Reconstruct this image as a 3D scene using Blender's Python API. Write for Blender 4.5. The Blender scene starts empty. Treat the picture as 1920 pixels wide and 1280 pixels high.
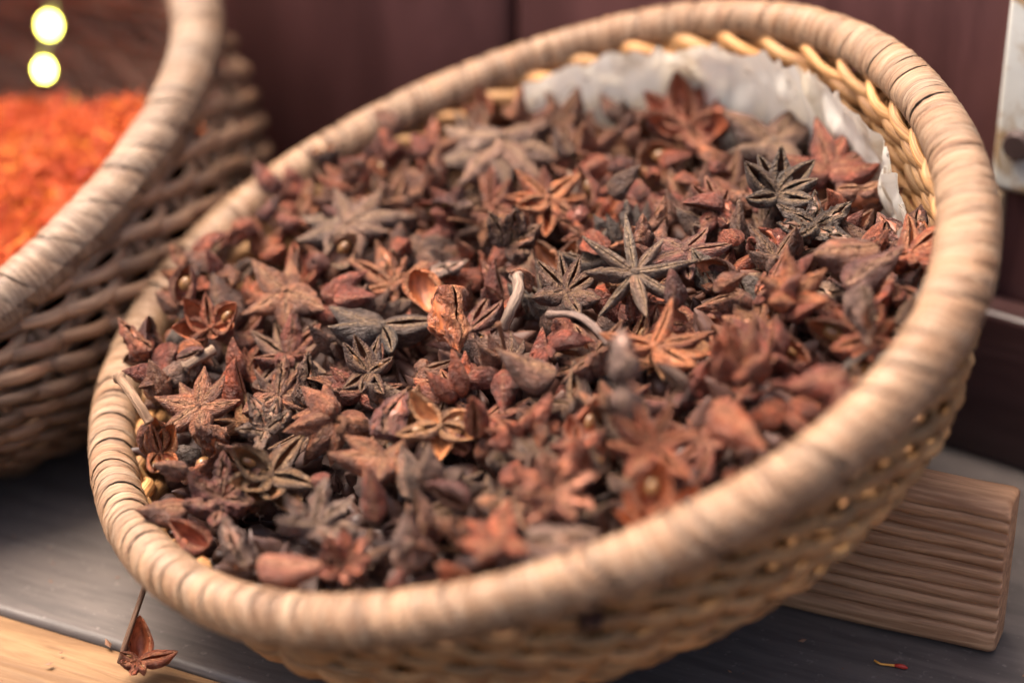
import bpy, bmesh, math, random
from mathutils import Vector, Matrix, Quaternion, Euler, noise
R_ = math.radians
PI = math.pi
sc = bpy.context.scene
COL = sc.collection

# ------------------------------------------------------------------ camera
PITCH = R_(28.0)
cam_d = bpy.data.cameras.new('camera')
cam_d.sensor_width = 22.3
cam_d.lens = 50.0
cam_d.clip_start = 0.01
cam_d.clip_end = 60
cam_d.dof.use_dof = True
cam_d.dof.focus_distance = 0.588
cam_d.dof.aperture_fstop = 2.5
cam = bpy.data.objects.new('camera', cam_d)
COL.objects.link(cam)
CAM = Vector((0, 0, 0.350))
cam.location = CAM
cam.rotation_euler = (R_(90) - PITCH, 0, 0)
sc.camera = cam

# ------------------------------------------------------------------ sky, sun, exposure
SUN_EL, SUN_AZ = 66.0, -62.0          # azimuth clockwise from +Y: soft light from high above the left of the stall
w = bpy.data.worlds.new('World')
sc.world = w
w.use_nodes = True
nt = w.node_tree
bg = nt.nodes['Background']
sky = nt.nodes.new('ShaderNodeTexSky')
sky.sky_type = 'NISHITA'
sky.sun_disc = False
sky.sun_elevation = R_(SUN_EL)
sky.sun_rotation = R_(SUN_AZ)
sky.air_density = 0.7
sky.dust_density = 8.0
sky.ozone_density = 0.3
nt.links.new(sky.outputs['Color'], bg.inputs['Color'])
bg.inputs['Strength'].default_value = 0.09
sun_d = bpy.data.lights.new('sun', 'SUN')
sun_d.energy = 1.5
sun_d.angle = R_(38)
sun_d.color = (1.0, 0.87, 0.74)
sun = bpy.data.objects.new('sun', sun_d)
COL.objects.link(sun)
sv = Vector((math.sin(R_(SUN_AZ)) * math.cos(R_(SUN_EL)), math.cos(R_(SUN_AZ)) * math.cos(R_(SUN_EL)), math.sin(R_(SUN_EL))))
sun.rotation_euler = sv.to_track_quat('Z', 'Y').to_euler()
sun.location = (0, 0, 2)
sc.view_settings.view_transform = 'Standard'
sc.view_settings.look = 'None'
sc.view_settings.exposure = 2.12
sc.view_settings.gamma = 1.0
sc.cycles.use_denoising = True
sc.cycles.max_bounces = 5
sc.cycles.diffuse_bounces = 3
sc.cycles.glossy_bounces = 2
sc.cycles.use_adaptive_sampling = True
sc.cycles.adaptive_threshold = 0.02
sc.cycles.sample_clamp_indirect = 4.0

# ------------------------------------------------------------------ helpers
def link(o, parent=None):
    COL.objects.link(o)
    if parent is not None:
        o.parent = parent
    return o

def obj(name, me, mat=None, parent=None):
    o = bpy.data.objects.new(name, me)
    if mat is not None and not me.materials:
        me.materials.append(mat)
    return link(o, parent)

def empty(name, M=None):
    o = bpy.data.objects.new(name, None)
    o.empty_display_size = 0.01
    COL.objects.link(o)
    if M is not None:
        o.matrix_world = M
    return o

def tag(o, label=None, cat=None, group=None, kind=None):
    if label: o['label'] = label
    if cat: o['category'] = cat
    if group: o['group'] = group
    if kind: o['kind'] = kind
    return o

def mesh(name, vs, fs, uv=None, smooth=True, mats=None):
    me = bpy.data.meshes.new(name)
    me.from_pydata(vs, [], fs)
    if uv:
        l = me.uv_layers.new(name='UVMap')
        for p in me.polygons:
            for li, vi in zip(p.loop_indices, p.vertices):
                l.data[li].uv = uv[vi]
    if smooth:
        for p in me.polygons: p.use_smooth = True
    if mats:
        for m in mats: me.materials.append(m)
    return me

def tube(name, pts, rad, sides=8, sy=1.0, closed=False, up=None, cap=True):
    """tube along pts; rad number or list; UV in metres (along, around)"""
    n = len(pts)
    if not hasattr(rad, '__len__'): rad = [rad] * n
    pts = [Vector(p) for p in pts]
    vs, uv, fs = [], [], []
    L = 0.0
    nrm = None
    for i, p in enumerate(pts):
        a = pts[(i - 1) % n] if (closed or i > 0) else p
        b = pts[(i + 1) % n] if (closed or i < n - 1) else p
        t = (b - a).normalized()
        if up is not None:
            e = (up[i] - t * up[i].dot(t)).normalized()
        else:
            if nrm is None:
                nrm = t.orthogonal().normalized()
            nrm = (nrm - t * nrm.dot(t)).normalized()
            e = nrm
        f = t.cross(e)
        if i: L += (p - pts[i - 1]).length
        for k in range(sides):
            q = 2 * PI * k / sides
            vs.append(p + (e * math.cos(q) + f * math.sin(q) * sy) * rad[i])
            uv.append((L, q * rad[i]))
    m = n if closed else n - 1
    for i in range(m):
        for k in range(sides):
            a = i * sides + k; b = i * sides + (k + 1) % sides
            c = ((i + 1) % n) * sides + (k + 1) % sides; d = ((i + 1) % n) * sides + k
            fs.append((a, b, c, d))
    if cap and not closed:
        fs.append(tuple(range(sides - 1, -1, -1)))
        fs.append(tuple((n - 1) * sides + k for k in range(sides)))
    return mesh(name, vs, fs, uv)

def box_mesh(name, lx, ly, lz, bev=0.0, seg=3, sub=0, jit=0.0, seed=0):
    bm = bmesh.new()
    bmesh.ops.create_cube(bm, size=1)
    for v in bm.verts: v.co = Vector((v.co.x * lx, v.co.y * ly, (v.co.z + .5) * lz))
    if bev: bmesh.ops.bevel(bm, geom=bm.edges[:], offset=bev, segments=seg, affect='EDGES', profile=.6)
    if sub: bmesh.ops.subdivide_edges(bm, edges=[e for e in bm.edges if e.calc_length() > min(lx, ly, lz) * .6], cuts=sub, use_grid_fill=True)
    if jit:
        for v in bm.verts:
            v.co += noise.noise_vector(v.co * 60 + Vector((seed, 0, 0))) * jit
    me = bpy.data.meshes.new(name)
    bm.to_mesh(me); bm.free()
    for p in me.polygons: p.use_smooth = True
    return me

# ------------------------------------------------------------------ materials
class NT:
    def __init__(s, name):
        s.m = bpy.data.materials.new(name); s.m.use_nodes = True
        s.t = s.m.node_tree; s.b = s.t.nodes['Principled BSDF']
    def n(s, typ, **kw):
        nd = s.t.nodes.new(typ)
        for k, v in kw.items():
            if k.startswith('i_'):
                key = k[2:]
                nd.inputs[int(key) if key.isdigit() else key.replace('_', ' ')].default_value = v
            else: setattr(nd, k, v)
        return nd
    def l(s, a, b): s.t.links.new(a, b)
    def mix(s, fac, a, b, blend='MIX'):
        nd = s.n('ShaderNodeMix', data_type='RGBA', blend_type=blend)
        for sock, v in ((nd.inputs[0], fac), (nd.inputs[6], a), (nd.inputs[7], b)):
            if hasattr(v, 'links'): s.l(v, sock)
            elif isinstance(v, (int, float)): sock.default_value = v
            else: sock.default_value = tuple(v) + (1,)
        return nd.outputs[2]
    def math(s, op, a, b=None):
        nd = s.n('ShaderNodeMath', operation=op)
        for k, v in enumerate((a, b)):
            if v is None: continue
            if hasattr(v, 'links'): s.l(v, nd.inputs[k])
            else: nd.inputs[k].default_value = v
        return nd.outputs[0]
    def ramp(s, fac, a, b, lo=0.0, hi=1.0):
        nd = s.n('ShaderNodeMapRange', interpolation_type='SMOOTHSTEP', i_1=a, i_2=b, i_3=lo, i_4=hi)
        s.l(fac, nd.inputs[0]); return nd.outputs[0]
    def noise(s, vec, scale, detail=4, rough=.55, dist=0.0):
        nd = s.n('ShaderNodeTexNoise', i_Scale=scale, i_Detail=detail, i_Roughness=rough, i_Distortion=dist)
        if vec is not None: s.l(vec, nd.inputs['Vector'])
        return nd.outputs['Fac']
    def coord(s, which='Object', scale=(1, 1, 1), rnd=True):
        tc = s.n('ShaderNodeTexCoord'); mp = s.n('ShaderNodeMapping')
        mp.inputs['Scale'].default_value = scale
        s.l(tc.outputs[which], mp.inputs['Vector'])
        if rnd:
            oi = s.n('ShaderNodeObjectInfo')
            mu = s.math('MULTIPLY', oi.outputs['Random'], 37.0)
            cb = s.n('ShaderNodeCombineXYZ'); s.l(mu, cb.inputs[0]); s.l(mu, cb.inputs[1]); s.l(mu, cb.inputs[2])
            s.l(cb.outputs[0], mp.inputs['Location'])
        return mp.outputs[0]
    def bump(s, h, strength, dist):
        nd = s.n('ShaderNodeBump', i_Strength=strength, i_Distance=dist)
        s.l(h, nd.inputs['Height']); s.l(nd.outputs[0], s.b.inputs['Normal']); return nd
    def setp(s, **kw):
        for k, v in kw.items(): s.b.inputs[k.replace('_', ' ')].default_value = v

def mat_pod():
    M = NT('pod_skin')
    oc = M.n('ShaderNodeObjectInfo').outputs['Color']
    long_ = M.coord('Object', (1.3, 6, 6))
    iso = M.coord('Object', (1, 1, 1))
    big = M.noise(iso, 2.6, 5, .6, .4)
    fib = M.noise(long_, 3.2, 6, .62, .6)
    fine = M.noise(iso, 22, 4, .6)
    dark = M.mix(1.0, oc, (.33, .27, .26), 'MULTIPLY')
    hot = M.mix(1.0, oc, (1.65, 1.2, .95), 'MULTIPLY')
    c = M.mix(M.ramp(big, .36, .62), dark, oc)
    c = M.mix(M.ramp(big, .55, .78, 0, .85), c, hot)
    c = M.mix(M.ramp(fib, .40, .58, .75, 0), c, dark)
    # dry grey bloom in patches
    bl = M.noise(iso, 4.3, 5, .65, .8)
    f = M.math('MULTIPLY', M.ramp(bl, .48, .72, 0, .55), M.ramp(fib, .42, .6, .35, 1))
    c = M.mix(f, c, (.34, .25, .20))
    c = M.mix(M.ramp(fine, .62, .74, 0, .4), c, (.36, .27, .20))
    at = M.n('ShaderNodeAttribute', attribute_name='lip')
    lf = M.math('MULTIPLY', at.outputs['Fac'], M.ramp(fine, .42, .54, .15, 1.0))
    lipc = M.mix(.5, oc, (.52, .31, .15))
    c = M.mix(lf, c, lipc)
    M.l(c, M.b.inputs['Base Color'])
    h = M.math('ADD', M.math('MULTIPLY', fib, 1.0), M.math('MULTIPLY', fine, .35))
    h = M.math('ADD', h, M.math('MULTIPLY', M.noise(iso, 7, 4, .6, 1.2), .8))
    M.bump(h, 1.0, .0040)
    M.l(M.ramp(fib, .3, .7, .66, .44), M.b.inputs['Roughness'])
    M.setp(Specular_IOR_Level=.5)
    return M.m

def mat_pod_inner():
    M = NT('pod_lining')
    oc = M.n('ShaderNodeObjectInfo').outputs['Color']
    iso = M.coord('Object', (1, 3, 3))
    nz = M.noise(iso, 3, 4, .5)
    base = M.mix(.4, oc, (.34, .125, .040))
    c = M.mix(M.ramp(nz, .35, .7), M.mix(1.0, base, (.5, .42, .4), 'MULTIPLY'), base)
    M.l(c, M.b.inputs['Base Color'])
    M.bump(nz, .4, .0006)
    M.setp(Roughness=.48, Specular_IOR_Level=.45)
    return M.m

def mat_seed():
    M = NT('seed')
    nz = M.noise(M.coord('Object'), 3, 3)
    M.l(M.mix(M.ramp(nz, .3, .7), (.13, .055, .02), (.30, .155, .06)), M.b.inputs['Base Color'])
    M.setp(Roughness=.25, Specular_IOR_Level=.5)
    return M.m

def mat_stem(name='stalk'):
    M = NT(name)
    oc = M.n('ShaderNodeObjectInfo').outputs['Color']
    uv = M.coord('UV', (60, 900, 1))
    nz = M.noise(uv, 1.0, 5, .6)
    c = M.mix(M.ramp(nz, .35, .68), M.mix(1.0, oc, (.45, .42, .40), 'MULTIPLY'), oc)
    M.l(c, M.b.inputs['Base Color'])
    M.bump(nz, 1.0, .0012)
    M.setp(Roughness=.7, Specular_IOR_Level=.35)
    return M.m

def mat_wrap(name, dust=.35):
    """split-reed strip: fibres run round the rim (UV v)"""
    M = NT(name)
    oc = M.n('ShaderNodeObjectInfo').outputs['Color']
    uv = M.coord('UV', (3400, 30, 1))
    uv2 = M.coord('UV', (900, 70, 1))
    fib = M.noise(uv, 1.0, 5, .6, .1)
    pat = M.noise(uv2, 1.0, 4, .55, .3)
    c = M.mix(M.ramp(fib, .34, .62), M.mix(1.0, oc, (.42, .34, .30), 'MULTIPLY'), oc)
    c = M.mix(M.ramp(pat, .48, .72, 0, dust * 1.3), c, (.52, .385, .265))
    c = M.mix(M.ramp(pat, .44, .28, 0, .5), c, M.mix(1.0, oc, (.62, .45, .38), 'MULTIPLY'))
    M.l(c, M.b.inputs['Base Color'])
    M.bump(M.math('ADD', fib, M.math('MULTIPLY', pat, .5)), .8, .0009)
    M.l(M.ramp(fib, .3, .7, .52, .36), M.b.inputs['Roughness'])
    M.setp(Specular_IOR_Level=.6)
    return M.m

def mat_wicker(name):
    M = NT(name)
    oc = M.n('ShaderNodeObjectInfo').outputs['Color']
    uv = M.coord('UV', (70, 2200, 1))
    uv2 = M.coord('UV', (55, 200, 1))
    fib = M.noise(uv, 1.0, 5, .6)
    pat = M.noise(uv2, 1.0, 4, .55, .3)
    c = M.mix(M.ramp(fib, .34, .62), M.mix(1.0, oc, (.5, .42, .38), 'MULTIPLY'), oc)
    c = M.mix(M.ramp(pat, .42, .26, 0, .7), c, M.mix(1.0, oc, (.5, .30, .26), 'MULTIPLY'))
    c = M.mix(M.ramp(pat, .56, .76, 0, .5), c, M.mix(1.0, oc, (1.5, 1.45, 1.3), 'MULTIPLY'))
    M.l(c, M.b.inputs['Base Color'])
    M.bump(fib, .6, .0006)
    M.setp(Roughness=.5, Specular_IOR_Level=.45)
    return M.m

def mat_table_paint():
    M = NT('dark_counter_paint')
    g = M.coord('Object', (4, 30, 30), False)
    iso = M.coord('Object', (1, 1, 1), False)
    gr = M.noise(g, 6, 6, .6, .3)
    sp = M.noise(iso, 420, 3, .6)
    big = M.noise(iso, 9, 4, .5)
    c = M.mix(M.ramp(gr, .35, .65), (.074, .060, .053), (.115, .092, .080))
    c = M.mix(M.ramp(big, .5, .7, 0, .5), c, (.120, .100, .096))
    c = M.mix(M.ramp(sp, .62, .72, 0, .45), c, (.22, .18, .16))
    M.l(c, M.b.inputs['Base Color'])
    M.bump(M.math('ADD', gr, M.math('MULTIPLY', sp, .5)), .25, .0006)
    M.l(M.ramp(gr, .3, .7, .58, .44), M.b.inputs['Roughness'])
    M.setp(Specular_IOR_Level=.32)
    return M.m

def mat_wood(name, a, b, axis_scale=(5, 60, 60), rough=.55, k=1.0):
    M = NT(name)
    g = M.coord('Object', axis_scale, True)
    gr = M.noise(g, 3.0 * k, 7, .62, .7)
    gr2 = M.noise(M.coord('Object', (axis_scale[0] * .6, axis_scale[1] * .25, axis_scale[2] * .25), True), 3.0 * k, 4, .5, 1.2)
    c = M.mix(M.ramp(gr, .36, .64), a, b)
    c = M.mix(M.ramp(gr2, .52, .70, 0, .55), c, tuple(v * .5 for v in a))
    M.l(c, M.b.inputs['Base Color'])
    M.bump(gr, .45, .0008)
    M.setp(Roughness=rough, Specular_IOR_Level=.4)
    return M.m

def mat_paper():
    M = NT('stained_paper')
    iso = M.coord('Object', (1, 1, 1), True)
    st = M.noise(iso, 55, 4, .6, .6)
    sp = M.noise(iso, 190, 3, .6)
    c = M.mix(M.ramp(st, .50, .70, 0, .85), (.82, .77, .67), (.52, .42, .29))
    c = M.mix(M.ramp(sp, .66, .74, 0, .8), c, (.14, .10, .07))
    M.l(c, M.b.inputs['Base Color'])
    M.bump(st, .4, .001)
    M.setp(Roughness=.8, Specular_IOR_Level=.2)
    tr = M.n('ShaderNodeBsdfTranslucent'); M.l(c, tr.inputs['Color'])
    mx = M.n('ShaderNodeMixShader', i_0=.35)
    M.l(M.b.outputs[0], mx.inputs[1]); M.l(tr.outputs[0], mx.inputs[2])
    M.l(mx.outputs[0], M.t.nodes['Material Output'].inputs['Surface'])
    return M.m

def mat_white_paint():
    M = NT('chipped_white_paint')
    iso = M.coord('Object', (1, 1, 1), True)
    st = M.noise(iso, 60, 5, .65, .5)
    c = M.mix(M.ramp(st, .50, .66), (.72, .69, .60), (.42, .27, .13))
    c = M.mix(M.ramp(st, .66, .74), c, (.10, .06, .04))
    M.l(c, M.b.inputs['Base Color'])
    M.bump(st, .3, .001)
    M.setp(Roughness=.5)
    return M.m

def mat_plain(name, col, rough=.5, spec=.5):
    M = NT(name)
    nz = M.noise(M.coord('Object', (1, 1, 1), True), 80, 4, .6)
    M.l(M.mix(M.ramp(nz, .3, .7), tuple(v * .7 for v in col), tuple(min(1, v * 1.2) for v in col)), M.b.inputs['Base Color'])
    M.setp(Roughness=rough, Specular_IOR_Level=spec)
    return M.m

def mat_thread():
    M = NT('orange_petals')
    at = M.n('ShaderNodeAttribute', attribute_name='tint')
    c = M.mix(M.ramp(at.outputs['Fac'], 0, .5), (.25, .018, .004), (.38, .056, .006))
    c = M.mix(M.ramp(at.outputs['Fac'], .55, 1), c, (.55, .165, .016))
    M.l(c, M.b.inputs['Base Color'])
    M.setp(Roughness=.6, Specular_IOR_Level=.15)
    return M.m

def mat_emit(name, col, s):
    m = bpy.data.materials.new(name); m.use_nodes = True
    t = m.node_tree; b = t.nodes['Principled BSDF']
    b.inputs['Base Color'].default_value = col + (1,)
    b.inputs['Emission Color'].default_value = col + (1,)
    b.inputs['Emission Strength'].default_value = s
    return m

POD, PODIN, SEED, STEM = mat_pod(), mat_pod_inner(), mat_seed(), mat_stem()
WRAP = mat_wrap('pale_reed_wrap')
WICKER = mat_wicker('golden_wicker')

# ------------------------------------------------------------------ setting: counter, wall, beam, block
YAW = R_(-25.5)
dirT = Vector((math.cos(YAW), math.sin(YAW), 0))
nrmT = Vector((-math.sin(YAW), math.cos(YAW), 0))      # away from the camera
def frame_at(p, z=0.0):
    M = Matrix((dirT, nrmT, Vector((0, 0, 1)))).transposed().to_4x4()
    M.translation = Vector((p[0], p[1], z)); return M

edge0 = Vector((-0.1009, 0.4876, 0))                    # a point of the counter's front edge
counter = tag(empty('counter', frame_at(edge0)), 'dark painted wooden counter with a bare golden front edge under the baskets', 'counter')
top_me = box_mesh('counter_top', 2.4, 0.60, 0.030, .0022, 3)
o = obj('top_board', top_me, mat_table_paint(), counter); o.location = (0.1, 0.302, -0.030)
face_wood = mat_wood('bare_golden_wood', (.155, .078, .032), (.27, .150, .068), (6, 60, 26), .55)
lip_me = box_mesh('front_board', 2.4, 0.060, 0.030, .0014, 3)
o = obj('front_board', lip_me, face_wood, counter); o.location = (0.1, -0.0286, -0.0312)

WALLP = Vector((0.156, 0.588, 0))
WY = R_(-35)
wd_ = Vector((math.cos(WY), math.sin(WY), 0)); wn_ = Vector((-math.sin(WY), math.cos(WY), 0))
def wall_frame(p, z=0.0):
    M = Matrix((wd_, wn_, Vector((0, 0, 1)))).transposed().to_4x4()
    M.translation = Vector((p[0], p[1], z)); return M
maroon = mat_wood('maroon_paint', (.080, .031, .028), (.125, .050, .045), (30, 30, 5), .40, .6)
wall = tag(empty('wall', wall_frame(WALLP)), 'dark maroon painted board wall behind the baskets', None, None, 'structure')
bx = -0.98
seam = -0.190
edges = [-0.98, -0.72, -0.44, seam, 0.155, 0.44, 0.70]
for a, b in zip(edges[:-1], edges[1:]):
    me = box_mesh('wall_board', b - a - .003, 0.02, 0.19, .0018, 2)
    o = obj('board', me, maroon, wall); o.location = ((a + b) / 2, 0.010, 0.0)
me = box_mesh('wall_backing', 1.8, 0.01, 0.189)
o = obj('backing', me, mat_plain('dark_gap', (.02, .01, .01), .8), wall); o.location = (-.14, 0.027, 0)
beam_me = box_mesh('beam', 0.50, 0.0125, 0.048, .0025, 3)
o = obj('dark_beam', beam_me, mat_wood('dark_beam_paint', (.040, .018, .017), (.062, .030, .028), (5, 40, 40), .33), None)
o.matrix_world = wall_frame(WALLP - wn_ * 0.0075 + wd_ * 0.13, 0.0005)
tag(o, 'low dark maroon beam along the foot of the wall right of the basket', 'beam')

# grooved timber block that props up the basket
blkR = Vector((0.1262, 0.4829, 0))
BY = R_(-22.5)
bd = Vector((math.cos(BY), math.sin(BY), 0)); bn = Vector((-math.sin(BY), math.cos(BY), 0))
def block_mesh():
    # profile in (depth, height): front face with rounded grooves, rounded corners
    Hh, Dp, rc = 0.0452, 0.014, .0036
    prof = []
    ng = 10
    y0, y1 = rc, Hh - rc
    for k in range(5):
        a = -PI / 2 - k * PI / 2 / 4
        prof.append((rc + rc * math.cos(a), rc + rc * math.sin(a)))
    st = (y1 - y0) / ng
    for g in range(ng):
        for q, dd in ((.12, 0), (.5, -.0004), (.86, 0), (.92, .0011), (1.0, .0013), (1.05, .0011)):
            yy = y0 + (g + q) * st
            if yy < y1: prof.append((dd, yy))
    for k in range(5):
        a = PI - k * PI / 2 / 4
        prof.append((rc + rc * math.cos(a), Hh - rc + rc * math.sin(a)))
    for k in range(5):
        a = PI / 2 - k * PI / 2 / 4
        prof.append((Dp - rc + rc * math.cos(a), Hh - rc + rc * math.sin(a)))
    for k in range(5):
        a = 0 - k * PI / 2 / 4
        prof.append((Dp - rc + rc * math.cos(a), rc + rc * math.sin(a)))
    xs = [0, .0006, .0016] + [.0016 + i * .0108 for i in range(1, 11)]
    vs, fs = [], []
    n = len(prof)
    cy, cz = Dp / 2, Hh / 2
    for i, x in enumerate(xs):
        s = (.965, .988, 1)[i] if i < 3 else 1
        for (d, z) in prof:
            p = Vector((-x, cy + (d - cy) * s, cz + (z - cz) * s))
            p += noise.noise_vector(p * 120) * .0005 + noise.noise_vector(p * 420) * .00025
            vs.append(p)
    for i in range(len(xs) - 1):
        for k in range(n):
            fs.append((i * n + k, (i + 1) * n + k, (i + 1) * n + (k + 1) % n, i * n + (k + 1) % n))
    fs.append(tuple(range(n)))
    me = mesh('grooved_block', vs, fs)
    me.polygons[len(fs) - 1].use_smooth = False
    return me
o = obj('wooden_block', block_mesh(), mat_wood('weathered_timber', (.30, .140, .066), (.56, .300, .155), (7, 130, 130), .6), None)
M = Matrix((bd, bn, Vector((0, 0, 1)))).transposed().to_4x4(); M.translation = blkR + Vector((0, 0, .0003)) - bd * .0025
o.matrix_world = M
tag(o, 'grooved brown timber block propping up the right side of the star anise basket', 'block')

# white painted latch plate at the right edge
plate = tag(empty('latch_plate', wall_frame(WALLP, 0)), 'chipped white painted metal plate with a dark bolt on the maroon wall', 'plate')
me = box_mesh('plate', 0.034, 0.004, 0.104, .0018, 3)
o = obj('plate', me, mat_white_paint(), plate); o.location = (-.0048, -0.0022, .0822)
bm = bmesh.new(); bmesh.ops.create_cone(bm, cap_ends=True, segments=20, radius1=.0048, radius2=.0036, depth=.003)
me = bpy.data.meshes.new('bolt'); bm.to_mesh(me); bm.free()
o = obj('bolt', me, mat_plain('rusty_iron', (.06, .035, .03), .5), plate); o.location = (-.0146, -.0052, .0968); o.rotation_euler = (R_(90), 0, 0)
me = box_mesh('edge_strip', 0.0042, 0.004, 0.032, .001, 2)
o = obj('edge_strip', me, mat_plain('bare_tan_wood', (.34, .22, .12), .6), plate); o.location = (-.0196, -.0026, .0492)

# ------------------------------------------------------------------ baskets
def periodic(pts):
    """piecewise cosine interpolation of (deg, value)"""
    pts = sorted(pts)
    def f(a):
        d = (math.degrees(a) + 180) % 360 - 180
        for i in range(len(pts)):
            a0, v0 = pts[i]; a1, v1 = pts[(i + 1) % len(pts)]
            if i == len(pts) - 1: a1 += 360
            dd = d if d >= pts[0][0] else d + 360
            if a0 <= dd <= a1:
                t = (dd - a0) / (a1 - a0); t = (1 - math.cos(PI * t)) / 2
                return v0 + (v1 - v0) * t
        return pts[0][1]
    return f

def wrapped_rim(parent, path, radius, outward, nwraps, seed, tint, slant=.55, sides=20):
    """core tube + one mesh per turn of the reed strip. path(a) -> Vector, radius(a), outward(a) -> Vector (radial)"""
    rnd = random.Random(seed)
    N = 120
    pts = [path(2 * PI * i / N) for i in range(N)]
    core = obj('rim', tube('rim_core', pts, [radius(2 * PI * i / N) * .93 for i in range(N)], 10, closed=True, up=[outward(2 * PI * i / N) for i in range(N)]), WRAP, parent)
    core.color = (.24, .145, .09, 1)
    ws = [rnd.uniform(.6, 1.5) for _ in range(nwraps)]
    tot = sum(ws); a = 0.0
    for wd in ws:
        da = 2 * PI * wd / tot
        vs, uv, fs = [], [], []
        bulge = rnd.uniform(.015, .05) * (wd ** .5)
        sl = slant + rnd.uniform(-.14, .14)
        ph0 = rnd.uniform(-.2, .2)
        base = rnd.uniform(-.012, .02)
        cols = 6
        lap = rnd.uniform(.006, .018)
        for j in range(cols + 1):
            t = (-1, -.86, -.4, 0, .4, .86, 1)[j]
            hgt = bulge * (1 - abs(t) ** 3.5) + base + lap * t
            for k in range(sides + 1):
                ph = 2 * PI * k / sides
                r0 = radius(a)
                # helical + slanted lay of the strip
                s = a + da * (t * .52 + ph / (2 * PI) - .5) + sl * math.sin(ph + ph0) * r0 / .117
                r = radius(s)
                p = path(s); t1 = (path(s + .01) - path(s - .01)).normalized()
                e = outward(s); e = (e - t1 * e.dot(t1)).normalized(); f = t1.cross(e)
                rr = r * (1 + hgt + .02 * math.sin(3 * ph + a * 9))
                vs.append(p + (e * math.cos(ph) + f * math.sin(ph)) * rr)
                uv.append((s * .117, ph * r0))
        for j in range(cols):
            for k in range(sides):
                q = j * (sides + 1) + k
                fs.append((q, q + 1, q + sides + 2, q + sides + 1))
        o = obj('reed_wrap', mesh('reed_wrap', vs, fs, uv), WRAP, core)
        v = rnd.uniform(.80, 1.18); g = rnd.uniform(-.04, .05)
        o.color = (tint[0] * v, tint[1] * v * (1 + g), tint[2] * v * (1 + 2 * g), 1)
        a += da
    return core

def woven_wall(parent, surf, nstakes, rows, seed, tint, sr=.0016, amp=.0019, flat=.8, dark=.25, rise=.5, stake_r=.0015):
    """surf(a, f) -> (point, outward); twined pairs of strands round upright stakes"""
    rnd = random.Random(seed)
    for i in range(nstakes):
        a = 2 * PI * (i + .5) / nstakes
        pts = [surf(a, f / 9)[0] for f in range(10)]
        o = obj('stake', tube('stake', pts, stake_r, 6), WICKER, parent)
        v = rnd.uniform(.6, .95); o.color = tuple(c * v for c in tint) + (1,)
    for r in range(rows):
        f = (r + .6) / rows
        for ph in (0, PI):
            N = nstakes * 7
            pts, up, rad = [], [], []
            oa = rnd.uniform(0, 6.28); ww = rnd.uniform(.85, 1.2)
            for i in range(N):
                a = 2 * PI * i / N
                p, e = surf(a, f)
                p2, _ = surf(a, min(1, f + .02)); dn = (p2 - p).normalized()
                q = a * nstakes / 2 + ph + r * 1.05 + .5 * noise.noise(Vector((a * 3, r * .8, 2)))
                jit = noise.noise(Vector((a * 9, r * 3.1, ph))) 
                aa = amp * (1 + .35 * jit)
                pts.append(p + e * (aa * math.cos(q)) + dn * (aa * rise * math.sin(q) + .0011 * noise.noise(Vector((a * 5, r * 1.7 + 5, 0)))))
                up.append(dn); rad.append(sr * ww * (1 + .25 * noise.noise(Vector((a * 14, r + 9, ph)))))
            o = obj('weaver', tube('weaver', pts, rad, 7, flat, closed=True, up=up), WICKER, parent)
            v = rnd.uniform(.75, 1.25)
            if rnd.random() < dark: v *= .62
            g = rnd.uniform(-.06, .06)
            o.color = (tint[0] * v, tint[1] * v * (1 + g), tint[2] * v * (1 + 2 * g), 1)

# main basket frame
C0 = Vector((0.00329, 0.52966, 0.350 - 0.26589))
BX = Vector((.93661271, -.05274292, .3463738)); BYv = Vector((0, .98860446, .15053647)); BZ = Vector((-.35036642, -.14099437, .9259395))
BM = Matrix((BX, BYv, BZ)).transposed().to_4x4(); BM.translation = C0
four = [11.734, -0.019, -0.009, -0.061, 0.047, -0.23, -0.039, -0.125, -0.188, 0.005, -0.034]
def rho(a):
    s = four[0]
    for k in range(1, 5): s += .8 * (four[2 * k - 1] * math.cos(k * a) + four[2 * k] * math.sin(k * a))
    return s * .01
trad = periodic([(-169, .0062), (-120, .0063), (-91, .0064), (-64, .0069), (-41, .0074), (-18, .0076), (0, .0070), (15, .0065), (44, .0057), (70, .0056), (109, .0062), (140, .0070), (164, .0066)])
def rim_path(a): return Vector((rho(a) * math.cos(a), rho(a) * math.sin(a), .0012 * math.sin(3 * a + 1)))
def outw(a): return Vector((math.cos(a), math.sin(a), 0))
basket = tag(empty('woven_basket', BM), 'round wicker basket with a reed-wrapped rim, heaped with star anise', 'basket')
wrapped_rim(basket, rim_path, trad, outw, 235, 3, (.375, .220, .120))
HB, RB = .062, .064
def wall_surf(a, f):
    k = f ** 2.7
    r0 = rho(a) * (1 - .3 * f) + .1173 * .3 * f - .0052
    r = RB + (r0 - RB) * (1 - k)
    off = .006 * f * f
    e = Vector((math.cos(a), math.sin(a), -.25 - 1.2 * f ** 5)).normalized()
    return Vector((r * math.cos(a) + off, r * math.sin(a), -.003 - HB * f)), e
woven_wall(basket, wall_surf, 46, 12, 11, (.58, .315, .125), .0022, .0028, .68, .4, .85, .0018)
N = 40
vs = [Vector((RB * 1.02 * math.cos(2 * PI * i / N) + .006, RB * 1.02 * math.sin(2 * PI * i / N), -HB - .001)) for i in range(N)]
vs += [v + Vector((0, 0, .004)) for v in vs]
fs = [tuple(range(N - 1, -1, -1)), tuple(range(N, 2 * N))] + [(i, (i + 1) % N, N + (i + 1) % N, N + i) for i in range(N)]
o = obj('base', mesh('basket_base', vs, fs, [(v.x, v.y) for v in vs], False), WICKER, basket); o.color = (.25, .14, .07, 1)

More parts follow.
